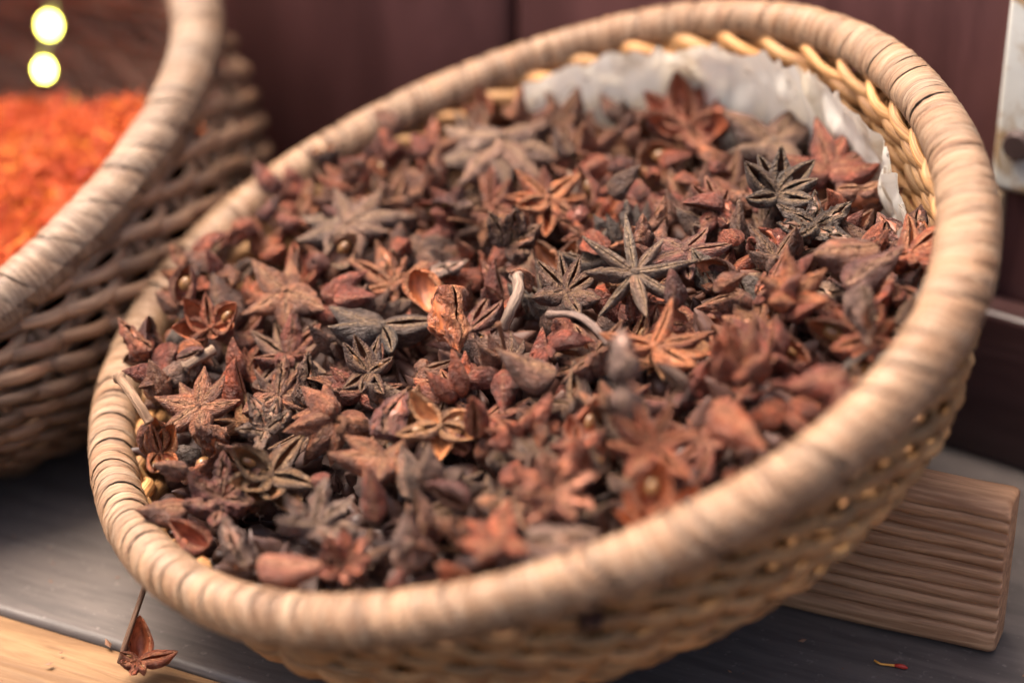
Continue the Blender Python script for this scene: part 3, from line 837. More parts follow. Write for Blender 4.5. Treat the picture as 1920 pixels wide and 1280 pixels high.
HEAP = [('S', 1.262, 0.14, -0.25, -7.7, -0.65, 0.282, 0.241, -0.15, 0.916),
('S', 1.283, 0.262, -0.96, 1.18, -1.0, 0.616, 0.414, 0.226, 0.631),
('S', 1.344, 0.436, 6.67, -4.54, -1.55, 0.893, -0.029, 0.018, 0.449),
('S', 1.324, 0.0, 1.41, 8.46, -1.58, 0.602, -0.216, 0.28, 0.716),
('S', 1.685, 0.436, 7.71, 1.43, -2.75, 0.619, 0.006, 0.07, 0.783),
('P', 1.566, 0, 4.5, -2.25, -1.64, 0.669, 0.487, -0.49, -0.272),
('P', 1.633, 0, 1.63, -3.67, -1.42, 0.676, -0.578, -0.421, -0.179),
('S', 1.331, 0.262, 6.0, 6.82, -3.61, 0.999, -0.032, 0.031, -0.006),
('S', 1.341, 0.436, 1.56, 9.68, -2.29, 0.539, 0.002, 0.013, 0.842),
('P', 1.679, 0, 7.41, -7.17, -1.62, 0.456, -0.577, -0.445, -0.511),
('S', 1.29, 0.436, -9.26, -0.93, 0.05, 0.099, 0.02, 0.03, 0.994),
('S', 1.335, 0.436, 7.55, -6.28, -1.52, 0.98, -0.018, 0.036, 0.196),
('P', 1.31, 0, 2.91, 6.13, -2.34, 0.333, 0.53, -0.448, 0.638),
('S', 1.615, 0.262, -0.48, 3.07, -1.47, 0.122, -0.031, -0.03, -0.992),
('P', 1.515, 0, 0.47, -0.58, -1.46, 0.502, 0.644, 0.326, 0.476),
('S', 1.632, 0.436, 3.24, -4.64, -1.33, 0.25, -0.001, 0.05, 0.967),
('P', 1.339, 0, -5.22, 1.5, -0.97, 0.272, 0.669, 0.277, 0.634),
('S', 1.372, 0.262, 2.9, 0.33, -1.51, 0.994, -0.032, 0.03, -0.102),
('S', 1.457, 0.14, 6.01, -6.64, -1.18, 0.028, 0.993, -0.111, -0.028),
('S', 1.428, 0.0, -3.99, 7.79, -0.2, 0.571, 0.036, -0.072, -0.817),
('S', 1.547, 0.262, 1.87, 1.35, -1.5, 0.614, -0.045, -0.005, -0.788),
('S', 1.507, 0.0, 2.66, 9.14, -2.43, 0.564, -0.116, 0.28, -0.768),
('S', 1.316, 0.436, 9.49, -3.04, -2.02, 0.828, -0.148, 0.025, 0.54),
('S', 1.322, 0.0, -5.45, -0.42, -0.67, 0.931, -0.046, 0.062, 0.356),
('S', 1.284, 0.0, 0.9, -3.06, -1.18, 0.037, 0.809, -0.587, -0.011),
('S', 1.467, 0.436, 9.32, 3.02, -3.89, 0.954, -0.008, 0.011, -0.298),
('S', 1.671, 0.262, -1.53, 2.97, -1.07, 0.894, -0.31, -0.32, -0.038),
('S', 1.445, 0.436, -1.78, 7.76, -0.9, 0.738, 0.049, 0.175, 0.65),
('S', 1.429, 0.262, 4.08, 3.17, -1.43, 0.862, -0.466, 0.148, 0.131),
('S', 1.378, 0.436, 8.54, 0.56, -2.82, 0.735, -0.029, 0.029, -0.677),
('S', 1.372, 0.262, 2.95, 1.26, -0.96, 0.75, -0.645, -0.091, -0.116),
('S', 1.3, 0.14, 1.42, 6.14, -1.7, 0.095, -0.032, -0.03, -0.995),
('S', 1.273, 0.14, -7.89, 3.03, 0.35, 0.781, 0.129, 0.271, 0.547),
('S', 1.304, 0.262, 2.6, -1.06, -1.08, 0.866, -0.314, 0.325, 0.214),
('S', 1.641, 0.0, 4.99, -5.26, -1.22, 0.249, -0.036, -0.016, -0.968),
('S', 1.634, 0.14, 8.82, -1.58, -2.12, 0.112, -0.087, -0.052, -0.989),
('S', 1.442, 0.14, 7.27, 6.38, -3.94, 0.99, -0.03, 0.008, -0.135),
('S', 1.41, 0.0, 3.33, -3.22, -1.0, 0.055, 0.638, -0.75, 0.165),
('P', 1.496, 0, 6.61, 0.31, -2.08, 0.592, -0.274, -0.622, 0.433),
('S', 1.567, 0.0, -9.29, 3.81, 0.78, 0.941, 0.259, 0.194, 0.104),
('S', 1.532, 0.14, -8.21, 1.58, 0.1, 0.404, 0.01, 0.036, 0.914),
('P', 1.341, 0, 4.13, 5.59, -2.65, 0.477, -0.163, -0.656, 0.562),
('P', 1.259, 0, 10.16, -1.92, -2.83, 0.327, -0.63, 0.115, -0.695),
('S', 1.494, 0.0, -3.02, 6.51, -0.72, 0.098, -0.032, -0.028, -0.994),
('S', 1.588, 0.0, 1.69, -4.44, -1.05, 0.009, -0.018, -0.022, -1.0),
('S', 1.401, 0.262, 2.64, -5.72, -1.16, 0.331, -0.013, -0.014, -0.944),
('S', 1.29, 0.436, 1.76, -7.34, -0.81, 0.889, -0.096, 0.4, -0.202),
('S', 1.654, 0.0, 6.41, -0.35, -1.57, 0.991, -0.023, 0.036, 0.127),
('S', 1.635, 0.262, 7.73, 1.49, -2.18, 0.253, -0.122, -0.25, -0.926),
('S', 1.466, 0.0, -1.37, -3.83, -0.91, 0.994, -0.022, 0.04, 0.096),
('S', 1.633, 0.14, -2.78, -3.62, -0.92, 0.017, 0.025, 0.025, 0.999),
('P', 1.242, 0, -4.93, 8.01, -0.33, 0.324, -0.059, -0.678, 0.657),
('S', 1.365, 0.14, -2.62, -7.19, -0.49, 0.326, -0.435, -0.005, -0.839),
('S', 1.432, 0.14, 2.74, -7.57, -0.77, 0.294, 0.421, 0.06, 0.856),
('S', 1.747, 0.0, 9.5, 1.64, -3.35, 0.55, -0.043, -0.006, -0.834),
('S', 1.301, 0.436, -3.85, -4.46, -0.94, 0.286, 0.034, 0.018, 0.957),
('S', 1.319, 0.262, 2.45, 7.11, -2.2, 0.933, -0.041, 0.016, -0.357),
('P', 1.339, 0, -0.57, 4.01, -1.73, 0.435, 0.633, -0.289, 0.572),
('S', 1.51, 0.14, -4.79, -1.35, -0.68, 0.427, -0.068, 0.363, -0.825),
('S', 1.587, 0.0, 3.93, -2.05, -1.2, 0.174, 0.064, -0.12, 0.975),
('P', 1.68, 0, -0.78, 7.41, -1.43, 0.434, 0.706, 0.099, 0.551),
('S', 1.703, 0.262, 2.34, -2.18, -1.34, 0.895, -0.036, 0.017, -0.444),
('P', 1.694, 0, -0.68, -0.91, -1.38, 0.068, -0.209, -0.699, -0.68),
('S', 1.277, 0.14, -2.17, 6.68, -0.6, 0.14, 0.143, 0.013, 0.98),
('P', 1.304, 0, 4.86, -8.82, -1.36, 0.211, 0.627, -0.332, 0.672),
('S', 1.491, 0.14, -3.14, -1.15, -0.76, 0.807, -0.042, 0.431, 0.402),
('S', 1.287, 0.0, 9.96, -0.16, -2.75, 0.371, -0.247, -0.21, 0.87),
('S', 1.622, 0.14, 5.84, -3.14, -1.45, 0.205, 0.026, 0.032, 0.978),
('S', 1.548, 0.0, -1.81, 0.15, -0.9, 0.033, -0.049, -0.232, 0.971),
('S', 1.638, 0.0, -0.84, -2.73, -0.69, 0.037, 0.969, 0.003, -0.244),
('S', 1.464, 0.436, -5.28, 3.35, -0.72, 0.211, 0.033, 0.058, 0.975),
('P', 1.366, 0, 4.8, 2.26, -1.91, 0.668, 0.458, -0.5, -0.307),
('S', 1.365, 0.0, 8.89, -4.2, -1.32, 0.953, 0.05, -0.286, -0.086),
('P', 1.351, 0, 6.16, 0.59, -2.0, 0.323, 0.44, -0.534, 0.645),
('P', 1.54, 0, -1.68, 6.55, -1.36, 0.685, -0.559, -0.45, -0.125),
('S', 1.646, 0.14, 0.99, 7.48, -1.27, 0.297, -0.269, -0.225, 0.888),
('S', 1.303, 0.262, -0.78, -1.57, -1.12, 0.999, 0.045, 0.017, -0.018),
('S', 1.394, 0.436, 0.12, 0.85, -1.39, 0.264, -0.058, -0.012, -0.963),
('S', 1.411, 0.436, 2.95, -9.23, -1.1, 0.066, -0.031, -0.022, -0.997),
('P', 1.504, 0, 3.45, 6.29, -2.6, 0.564, -0.1, -0.701, -0.426),
('S', 1.649, 0.0, -3.61, -3.13, -0.53, 0.639, -0.35, -0.142, 0.67),
('S', 1.673, 0.0, 1.53, -2.86, -0.7, 0.344, 0.029, -0.147, -0.927),
('S', 1.425, 0.436, -1.35, 7.74, -0.61, 0.989, -0.089, 0.086, -0.08),
('S', 1.305, 0.14, -6.53, 2.56, -0.31, 0.998, -0.029, 0.025, 0.044),
('P', 1.494, 0, -7.57, -3.69, -0.69, 0.455, 0.385, -0.568, 0.567),
('S', 1.468, 0.436, -4.63, 2.05, -0.63, 0.219, 0.231, 0.344, 0.883),
('S', 1.259, 0.262, -7.92, -1.72, -0.28, 0.509, 0.007, 0.036, 0.86),
('S', 1.545, 0.436, -7.85, 5.35, 0.21, 0.894, -0.016, 0.036, 0.447),
('S', 1.414, 0.0, 3.71, 8.97, -2.95, 0.628, -0.025, 0.173, -0.759),
('S', 1.586, 0.436, 9.27, 4.0, -3.39, 0.245, 0.882, -0.403, -0.006),
('P', 1.577, 0, -6.42, 4.01, -0.45, 0.014, -0.684, 0.217, -0.697),
('P', 1.691, 0, 8.02, -4.26, -1.78, 0.379, 0.184, -0.654, 0.629),
('P', 1.54, 0, -5.9, -1.48, -1.0, 0.633, 0.388, -0.56, 0.366),
('P', 1.621, 0, 8.85, 4.53, -4.3, 0.714, -0.402, -0.573, 0.01),
('S', 1.497, 0.0, 3.82, -8.24, -0.95, 0.972, -0.043, 0.094, -0.209),
('P', 1.504, 0, -2.03, -10.04, -0.92, 0.729, 0.153, -0.666, 0.032),
('P', 1.257, 0, 2.34, 10.01, -2.93, 0.684, 0.044, -0.677, 0.269),
('P', 1.335, 0, -1.08, -8.7, -1.02, 0.17, -0.72, 0.113, -0.664),
('S', 1.355, 0.262, 5.46, -1.64, -1.57, 0.226, 0.026, 0.034, 0.973),
('S', 1.716, 0.14, -5.7, 5.05, -0.16, 0.032, 0.999, -0.031, -0.024),
('P', 1.272, 0, 8.32, 3.17, -3.63, 0.601, 0.309, -0.614, -0.407),
('P', 1.292, 0, 0.41, -7.18, -1.12, 0.595, -0.791, -0.053, -0.129),
('S', 1.417, 0.436, -2.62, 2.27, -1.29, 0.869, 0.015, 0.04, 0.493),
('S', 1.579, 0.14, 6.94, 2.85, -2.56, 0.226, -0.241, 0.048, -0.943),
('S', 1.604, 0.436, -2.15, -2.78, -0.61, 0.885, -0.28, -0.259, -0.268),
('P', 1.567, 0, -8.63, -3.05, -0.4, 0.696, 0.317, -0.603, 0.228),
('S', 1.72, 0.436, -7.77, -0.24, 0.01, 0.824, -0.289, 0.287, -0.394),
('S', 1.663, 0.0, -0.89, 4.79, -1.44, 0.043, 0.756, -0.653, 0.001),
('S', 1.347, 0.262, 0.6, -2.44, -0.42, 0.097, 0.661, -0.651, 0.361),
('P', 1.563, 0, -2.59, -1.43, -1.22, 0.589, 0.675, -0.419, -0.148),
('S', 1.44, 0.0, -9.15, 2.78, 0.67, 0.136, -0.301, -0.941, -0.067),
('S', 1.314, 0.436, 9.71, 2.84, -3.38, 0.106, -0.113, -0.147, 0.977),
('S', 1.554, 0.436, 2.36, 2.77, -1.37, 0.521, -0.259, -0.344, -0.737),
('S', 1.307, 0.14, 1.68, 9.52, -1.18, 0.51, -0.058, 0.852, 0.101),
('S', 1.259, 0.14, -4.47, -8.12, -0.61, 0.956, -0.016, 0.032, 0.29),
('P', 1.514, 0, -1.45, 5.07, -1.51, 0.062, 0.232, -0.649, 0.721),
('P', 1.289, 0, -3.28, 4.61, -1.15, 0.344, 0.162, -0.78, -0.497),
('P', 1.691, 0, 4.86, -4.31, -1.61, 0.335, 0.705, -0.113, 0.615),
('S', 1.749, 0.0, -6.04, -2.43, -0.66, 0.922, -0.015, 0.032, 0.387),
('P', 1.47, 0, 5.36, 1.78, -2.02, 0.495, -0.599, -0.337, -0.531),
('S', 1.713, 0.0, 1.73, -5.85, -0.67, 0.391, -0.265, -0.257, 0.843),
('S', 1.718, 0.436, 6.64, -2.98, -0.99, 0.329, -0.51, 0.345, -0.716),
('S', 1.465, 0.14, -5.22, 1.85, 0.01, 0.359, -0.536, 0.761, -0.059),
('S', 1.264, 0.0, 3.11, 4.69, -1.79, 0.022, -0.241, -0.97, 0.038),
('S', 1.474, 0.262, 5.68, -3.16, -1.06, 0.551, -0.089, 0.179, 0.81),
('P', 1.598, 0, 0.55, 6.16, -1.84, 0.165, -0.147, -0.714, -0.664),
('P', 1.489, 0, 1.36, 5.42, -1.94, 0.499, -0.403, -0.602, -0.475),
('P', 1.537, 0, 3.08, 0.59, -1.48, 0.634, 0.313, -0.615, 0.348),
('S', 1.523, 0.262, -2.88, -8.22, -0.46, 0.048, -0.312, -0.126, 0.941),
('P', 1.639, 0, -0.45, 9.02, -1.29, 0.33, 0.449, -0.523, 0.645),
('S', 1.738, 0.14, 5.17, 8.38, -3.51, 0.987, 0.078, -0.014, -0.137),
('S', 1.513, 0.262, 1.32, 3.23, -1.08, 0.847, 0.381, -0.135, 0.345),
('S', 1.326, 0.262, -4.06, 0.89, -0.83, 0.064, 0.023, 0.236, 0.969),
('S', 1.445, 0.0, -1.41, -8.37, -0.47, 0.935, -0.339, -0.024, 0.103),
('S', 1.449, 0.14, -5.59, 5.98, 0.07, 0.582, -0.318, 0.133, 0.737),
('S', 1.351, 0.14, 1.47, 1.72, -0.98, 0.886, 0.092, 0.086, 0.446),
('S', 1.676, 0.14, -6.79, 0.35, -0.23, 0.973, 0.092, 0.187, 0.103),
('S', 1.315, 0.436, 3.8, 1.93, -1.72, 0.961, -0.044, 0.02, 0.272),
('S', 1.645, 0.14, 7.83, -3.13, -1.5, 0.705, -0.1, -0.064, -0.699),
('S', 1.748, 0.14, 5.93, 3.59, -2.45, 0.779, -0.083, -0.117, -0.611),
('S', 1.266, 0.436, 0.55, 4.41, -1.81, 0.614, 0.545, 0.448, -0.353),
('S', 1.403, 0.14, 6.01, 2.29, -1.93, 0.367, 0.366, -0.011, -0.855),
('S', 1.328, 0.14, 4.61, 9.19, -2.74, 0.847, 0.397, -0.326, 0.139),
('S', 1.605, 0.0, -5.29, 0.7, -0.48, 0.393, -0.308, -0.152, -0.853),
('S', 1.48, 0.14, 5.99, 5.27, -2.83, 0.706, -0.209, -0.285, 0.613),
('S', 1.727, 0.436, 4.73, 0.34, -1.69, 0.961, -0.018, 0.04, 0.275),
('P', 1.493, 0, -4.17, -2.24, -1.19, 0.726, 0.071, -0.684, 0.005),
('S', 1.631, 0.0, 0.92, -7.0, -0.68, 0.287, -0.245, 0.247, 0.893),
('S', 1.273, 0.0, -3.71, 3.2, -0.97, 0.016, -0.252, -0.967, 0.037),
('S', 1.261, 0.0, 4.41, 4.06, -1.89, 0.36, -0.07, -0.181, -0.912),
('S', 1.711, 0.436, 4.99, 5.51, -2.76, 0.921, 0.093, -0.072, 0.372),
('S', 1.719, 0.262, 5.9, 3.9, -2.21, 0.994, -0.048, 0.089, 0.04),
('S', 1.504, 0.262, 0.76, 9.29, -1.16, 0.963, 0.199, -0.089, -0.156),
('S', 1.548, 0.436, -2.63, 5.35, -0.76, 0.746, 0.42, -0.252, -0.451),
('S', 1.432, 0.436, -1.5, -7.29, -0.93, 0.148, -0.061, -0.033, -0.987),
('S', 1.68, 0.262, -5.49, 7.49, -0.08, 0.764, -0.042, -0.001, -0.644),
('S', 1.597, 0.14, 1.88, 4.59, -1.64, 0.097, -0.043, -0.045, -0.993),
('S', 1.513, 0.436, -0.39, 9.35, -0.8, 0.209, -0.409, -0.289, -0.84),
('S', 1.503, 0.0, -6.88, -1.33, -0.12, 0.615, 0.348, 0.134, 0.695),
('S', 1.421, 0.14, 2.99, 2.18, -0.99, 0.907, -0.38, -0.181, 0.029),
('S', 1.369, 0.436, 9.95, -1.42, -2.04, 0.157, -0.318, -0.92, 0.168),
('S', 1.443, 0.436, -2.08, 3.74, -0.98, 0.876, -0.009, -0.42, 0.237),
('P', 1.541, 0, 6.78, 1.53, -2.55, 0.016, 0.729, 0.001, 0.684),
('S', 1.291, 0.436, 0.97, -8.29, -1.02, 0.267, 0.04, 0.055, 0.961),
('S', 1.456, 0.262, 7.05, -1.63, -1.44, 0.865, 0.265, 0.061, 0.421),
('P', 1.67, 0, 0.38, 4.66, -1.85, 0.013, -0.725, -0.089, -0.683),
('S', 1.403, 0.262, 9.12, -2.47, -1.55, 0.331, -0.012, 0.102, -0.938),
('S', 1.64, 0.0, -7.72, -4.54, -0.38, 0.843, -0.035, 0.006, -0.537),
('S', 1.458, 0.262, -6.87, 6.5, 0.14, 0.993, -0.028, 0.028, 0.108),
('S', 1.337, 0.0, 6.19, -2.04, -0.73, 0.33, -0.372, 0.062, 0.866),
('P', 1.608, 0, -3.58, 7.47, -0.67, 0.176, 0.796, -0.477, 0.327),
('P', 1.641, 0, -1.28, 5.89, -1.56, 0.715, -0.316, -0.624, 0.015),
('P', 1.681, 0, -5.13, 5.96, -0.53, 0.523, 0.667, 0.251, 0.467),
('P', 1.662, 0, -8.39, 2.45, -0.04, 0.521, -0.421, -0.58, -0.462),
('S', 1.597, 0.436, 4.1, 4.67, -1.87, 0.878, -0.132, 0.028, 0.459),
('P', 1.299, 0, 0.01, -4.39, -1.25, 0.372, -0.062, -0.679, 0.63),
('S', 1.345, 0.262, 3.97, -6.67, -1.22, 0.877, -0.036, 0.015, -0.479),
('S', 1.309, 0.0, 0.55, 2.04, -1.14, 0.631, 0.119, 0.215, -0.736),
('S', 1.279, 0.0, -1.39, 4.43, -0.84, 0.135, 0.943, -0.176, 0.25),
('S', 1.359, 0.262, -0.5, -5.36, -0.85, 0.203, 0.202, 0.016, 0.958),
('S', 1.707, 0.262, -2.44, -6.18, -0.55, 0.135, -0.418, -0.256, -0.861),
('S', 1.322, 0.0, -3.11, 9.13, -0.36, 0.966, -0.036, 0.013, 0.256),
('S', 1.459, 0.436, -6.72, 0.32, -0.09, 0.969, 0.094, 0.202, -0.109),
('S', 1.474, 0.436, 4.83, 2.35, -1.48, 0.602, 0.156, 0.158, 0.767),
('S', 1.405, 0.0, 2.36, -6.79, -0.35, 0.876, 0.146, 0.444, -0.12),
('P', 1.357, 0, 6.3, -1.23, -1.84, 0.45, 0.618, -0.309, 0.566),
('S', 1.606, 0.436, 8.31, 4.85, -3.95, 0.959, -0.081, -0.053, 0.265),
('S', 1.429, 0.436, 8.71, -0.37, -1.98, 0.574, 0.278, 0.572, 0.515),
('P', 1.673, 0, 5.39, -4.97, -1.55, 0.728, 0.606, -0.308, -0.095),
('S', 1.336, 0.14, 2.75, 8.38, -1.77, 0.394, -0.441, 0.628, -0.506),
('S', 1.444, 0.0, -4.18, 6.14, -0.26, 0.002, 0.095, 0.283, -0.954),
('P', 1.64, 0, 9.52, -3.85, -2.06, 0.318, -0.712, -0.254, -0.572),
('P', 1.433, 0, 5.76, 6.1, -3.5, 0.415, -0.539, -0.542, -0.493),
('S', 1.29, 0.14, 0.15, -6.37, -0.59, 0.79, -0.182, 0.123, -0.572),
('S', 1.345, 0.14, 2.67, 9.41, -1.58, 0.481, 0.065, 0.414, 0.77),
('P', 1.453, 0, -2.57, -2.52, -1.21, 0.728, 0.583, -0.346, -0.106),
('S', 1.717, 0.436, 6.2, 3.56, -1.83, 0.656, -0.157, 0.148, 0.724),
('P', 1.357, 0, 8.37, -4.98, -1.74, 0.024, -0.338, 0.616, -0.711),
('S', 1.312, 0.436, -3.32, 5.22, -0.63, 0.751, 0.358, -0.251, -0.495),
('S', 1.265, 0.262, -1.32, 10.04, -0.6, 0.865, 0.252, -0.097, 0.423),
('P', 1.547, 0, 8.6, 0.49, -2.76, 0.529, -0.354, -0.68, -0.363),
('S', 1.534, 0.0, 3.01, 4.09, -1.32, 0.065, -0.821, -0.565, 0.047),
('P', 1.533, 0, 8.62, 4.97, -4.31, 0.648, -0.389, -0.582, 0.3),
('S', 1.629, 0.0, 9.67, -0.33, -1.98, 0.983, 0.039, 0.167, -0.069),
('S', 1.343, 0.436, -0.67, -2.25, -0.46, 0.881, 0.015, 0.332, 0.336),
('P', 1.216, 0, 6.58, 5.49, -3.63, 0.611, 0.259, -0.639, -0.39),
('P', 1.487, 0, 5.27, 4.44, -2.81, 0.615, -0.208, -0.698, -0.303),
('P', 1.25, 0, 7.24, 5.65, -3.93, 0.154, 0.128, -0.709, 0.676),
('S', 1.267, 0.14, 5.09, 2.57, -1.15, 0.459, -0.13, 0.172, -0.862),
('S', 1.743, 0.262, -4.02, 2.73, -0.49, 0.929, 0.051, 0.066, -0.36),
('S', 1.34, 0.0, -1.68, 9.0, -0.52, 0.13, 0.065, -0.202, 0.969),
('P', 1.654, 0, -4.55, 8.36, -0.41, 0.667, -0.502, -0.487, 0.255),
('P', 1.415, 0, 8.67, -0.32, -2.75, 0.469, -0.288, -0.653, -0.52),
('P', 1.348, 0, 1.66, -0.45, -1.58, 0.729, 0.175, -0.655, 0.097),
('S', 1.654, 0.262, 1.04, -4.52, -0.72, 0.914, -0.06, -0.074, 0.393),
('S', 1.616, 0.436, 5.85, -4.61, -0.98, 0.531, -0.176, -0.144, 0.816),
('S', 1.473, 0.14, 0.19, 5.54, -1.32, 0.637, 0.327, 0.135, -0.685),
('P', 1.391, 0, -0.31, -2.15, -1.37, 0.679, -0.551, -0.454, -0.174),
('P', 1.502, 0, -8.01, -1.0, -0.42, 0.116, 0.721, 0.006, 0.683),
('S', 1.286, 0.262, 6.95, 2.49, -1.97, 0.063, -0.181, -0.104, -0.976),
('S', 1.596, 0.0, -3.34, 3.72, -0.6, 0.001, -0.707, -0.704, 0.072),
('S', 1.581, 0.436, -6.64, 3.02, 0.11, 0.737, 0.032, 0.09, -0.669),
('S', 1.73, 0.436, 6.35, -0.04, -1.36, 0.77, 0.034, 0.021, 0.637),
('S', 1.267, 0.436, 2.45, 0.06, -1.03, 0.828, -0.082, 0.054, -0.553),
('S', 1.462, 0.262, 5.41, -1.51, -1.11, 0.709, 0.021, -0.161, -0.686),
('S', 1.368, 0.436, 8.21, -4.45, -1.34, 0.898, 0.2, -0.147, 0.363),
('S', 1.299, 0.436, -5.11, 7.26, 0.21, 0.972, -0.052, -0.009, 0.231),
('S', 1.522, 0.14, 5.22, 7.0, -2.74, 0.298, -0.258, 0.218, 0.893),
('S', 1.546, 0.436, 6.83, 7.38, -3.61, 0.971, 0.139, -0.051, 0.189),
('P', 1.589, 0, 7.34, 4.89, -3.77, 0.112, -0.82, -0.013, -0.561),
('P', 1.232, 0, 8.69, -4.91, -1.78, 0.167, -0.593, 0.4, -0.678),
('P', 1.606, 0, 2.29, 0.12, -1.65, 0.203, 0.392, -0.56, 0.701),
('S', 1.623, 0.0, 6.07, 7.97, -3.39, 0.569, 0.289, -0.327, 0.697),
('S', 1.646, 0.14, 9.63, -1.35, -1.49, 0.13, -0.215, -0.026, -0.968),
('S', 1.429, 0.436, -1.34, 5.69, -0.87, 0.657, 0.16, 0.081, -0.732),
('S', 1.263, 0.262, -4.75, 8.42, 0.24, 0.587, -0.246, 0.129, 0.76),
('S', 1.353, 0.0, 7.13, 5.57, -3.12, 0.35, -0.157, -0.07, 0.921),
('S', 1.531, 0.262, -3.01, 6.37, 0.03, 0.968, -0.156, -0.154, 0.121),
('S', 1.518, 0.262, 1.06, -6.07, -0.59, 0.942, 0.005, 0.014, 0.337),
('S', 1.39, 0.14, -0.21, -5.39, -0.22, 0.652, -0.248, 0.104, 0.709),
('P', 1.294, 0, -6.9, 7.59, -0.01, 0.5, -0.49, -0.538, -0.47),
('P', 1.518, 0, 4.37, -4.58, -1.55, 0.021, 0.704, -0.168, 0.69),
('P', 1.507, 0, 7.66, 2.29, -2.48, 0.832, 0.119, -0.538, -0.065),
('P', 1.09, 0, 0.61, -1.0, -0.89, 0.085, 0.862, -0.491, 0.093),
('P', 1.21, 0, -2.48, 7.44, -0.39, 0.32, -0.361, -0.17, -0.859),
('P', 0.92, 0, -7.73, 6.0, 1.02, -0.923, 0.335, 0.137, -0.131),
('P', 1.03, 0, 4.64, -1.02, -0.94, -0.455, -0.465, -0.758, -0.035),
('P', 0.93, 0, 5.02, 2.11, -0.88, 0.386, -0.025, 0.288, -0.876),
('P', 1.02, 0, 0.65, -5.49, -0.4, 0.63, 0.18, 0.726, 0.21),
('P', 0.87, 0, -2.29, -1.66, -0.89, 0.282, 0.822, -0.38, -0.316),
('P', 1.17, 0, -3.71, 8.75, 0.57, 0.499, -0.379, -0.755, 0.192),
('P', 1.11, 0, -9.88, -0.44, 0.63, -0.048, -0.253, -0.305, 0.917),
('P', 1.24, 0, -3.79, 4.35, -0.45, -0.552, 0.594, -0.182, 0.557),
('P', 1.27, 0, 1.91, 4.6, -1.04, -0.147, -0.433, -0.389, 0.8),
('P', 0.94, 0, 1.07, 6.77, -1.16, -0.317, -0.06, 0.331, -0.887),
('P', 1.06, 0, -5.16, 7.57, 0.31, -0.231, 0.857, -0.061, 0.457),
('P', 1.34, 0, -5.57, 3.56, 0.22, 0.026, 0.039, 0.936, -0.349),
('P', 0.86, 0, 1.78, -1.23, -0.69, 0.756, -0.392, 0.424, -0.309),
('P', 0.88, 0, -0.62, 5.28, -0.81, -0.884, 0.465, 0.009, -0.052),
('P', 0.91, 0, -3.4, 4.6, -0.32, -0.622, -0.377, 0.248, 0.64),
('P', 1.24, 0, -1.61, -7.43, -0.52, 0.367, 0.201, -0.635, 0.649),
('P', 1.14, 0, 0.85, -1.31, -0.97, 0.289, -0.431, 0.441, -0.733),
('P', 1.13, 0, -1.58, -7.12, -0.68, -0.006, -0.935, 0.329, 0.133),
('P', 0.86, 0, -1.54, -5.33, -0.58, 0.536, -0.703, -0.05, 0.465),
('P', 1.08, 0, -2.68, 5.51, -0.29, 0.567, 0.718, -0.399, 0.051),
('P', 1.08, 0, -7.56, 0.89, 0.37, 0.23, -0.29, -0.096, -0.924),
('P', 0.98, 0, 1.86, 4.66, -1.14, 0.226, 0.543, 0.51, -0.627),
('P', 1.0, 0, -3.68, 8.74, 0.27, -0.029, -0.216, 0.815, 0.537),
('P', 1.05, 0, -0.43, 0.73, -0.82, -0.265, 0.023, -0.83, -0.491),
('P', 1.25, 0, -6.96, 7.03, 0.95, 0.023, -0.498, -0.389, -0.775),
('P', 1.03, 0, 0.14, -5.25, -0.34, -0.339, -0.644, 0.519, 0.448),
('P', 0.94, 0, -1.08, -5.77, -0.48, -0.807, -0.29, -0.496, 0.135),
('P', 1.1, 0, -0.49, -7.5, -0.57, -0.095, 0.954, 0.199, -0.205),
('P', 1.03, 0, 0.6, -5.04, -0.7, -0.253, 0.442, -0.832, -0.222),
('P', 1.13, 0, 1.01, -5.0, -0.89, 0.297, -0.856, 0.402, -0.132),
('P', 1.24, 0, -2.58, 8.05, 0.2, -0.994, 0.1, -0.007, -0.05),
('P', 1.13, 0, 2.41, 6.49, -1.24, 0.716, 0.17, -0.412, -0.537),
('P', 0.95, 0, -8.74, 3.65, 0.98, -0.763, 0.072, 0.619, 0.17),
('P', 1.03, 0, -5.49, 1.25, -0.12, -0.3, 0.214, 0.75, -0.549),
('P', 0.86, 0, 3.18, 5.65, -1.61, 0.667, 0.552, -0.5, 0.031),
('P', 1.33, 0, -5.71, 3.74, 0.17, 0.925, 0.308, -0.178, 0.135),
('P', 1.26, 0, 1.26, -5.2, -0.65, 0.668, -0.3, 0.0, 0.681),
('P', 1.15, 0, -9.96, 1.46, 1.02, 0.817, -0.467, 0.33, 0.072),
('P', 1.27, 0, -3.21, 5.5, -0.22, 0.321, -0.154, -0.06, -0.933),
('P', 0.91, 0, -4.04, 4.29, -0.54, -0.716, 0.525, 0.364, 0.283),
('P', 0.86, 0, -1.72, -2.34, -0.77, 0.379, 0.12, -0.564, -0.723),
('P', 1.24, 0, 4.79, -1.0, -1.06, -0.562, -0.233, 0.154, -0.779),
('P', 1.33, 0, 2.83, 6.91, -1.68, 0.873, 0.474, 0.089, 0.076),
('P', 1.02, 0, 1.19, 6.86, -0.77, -0.432, -0.383, 0.058, -0.814),
('P', 1.02, 0, -7.74, 4.08, 0.76, -0.162, -0.127, -0.578, 0.79),
('P', 1.12, 0, 3.76, -1.74, -0.72, 0.554, -0.556, -0.472, -0.401),
('P', 1.32, 0, -9.89, 0.99, 0.95, -0.811, 0.536, 0.206, -0.113),
('P', 1.06, 0, -3.76, 5.55, -0.04, -0.014, -0.698, 0.57, 0.433),
('P', 1.04, 0, 1.62, 2.33, -0.77, -0.246, -0.763, 0.593, -0.076),
('P', 1.06, 0, 5.63, 1.88, -1.21, 0.36, 0.241, 0.016, 0.901),
('P', 1.3, 0, -8.81, -2.98, 0.09, 0.042, 0.076, -0.62, -0.78),
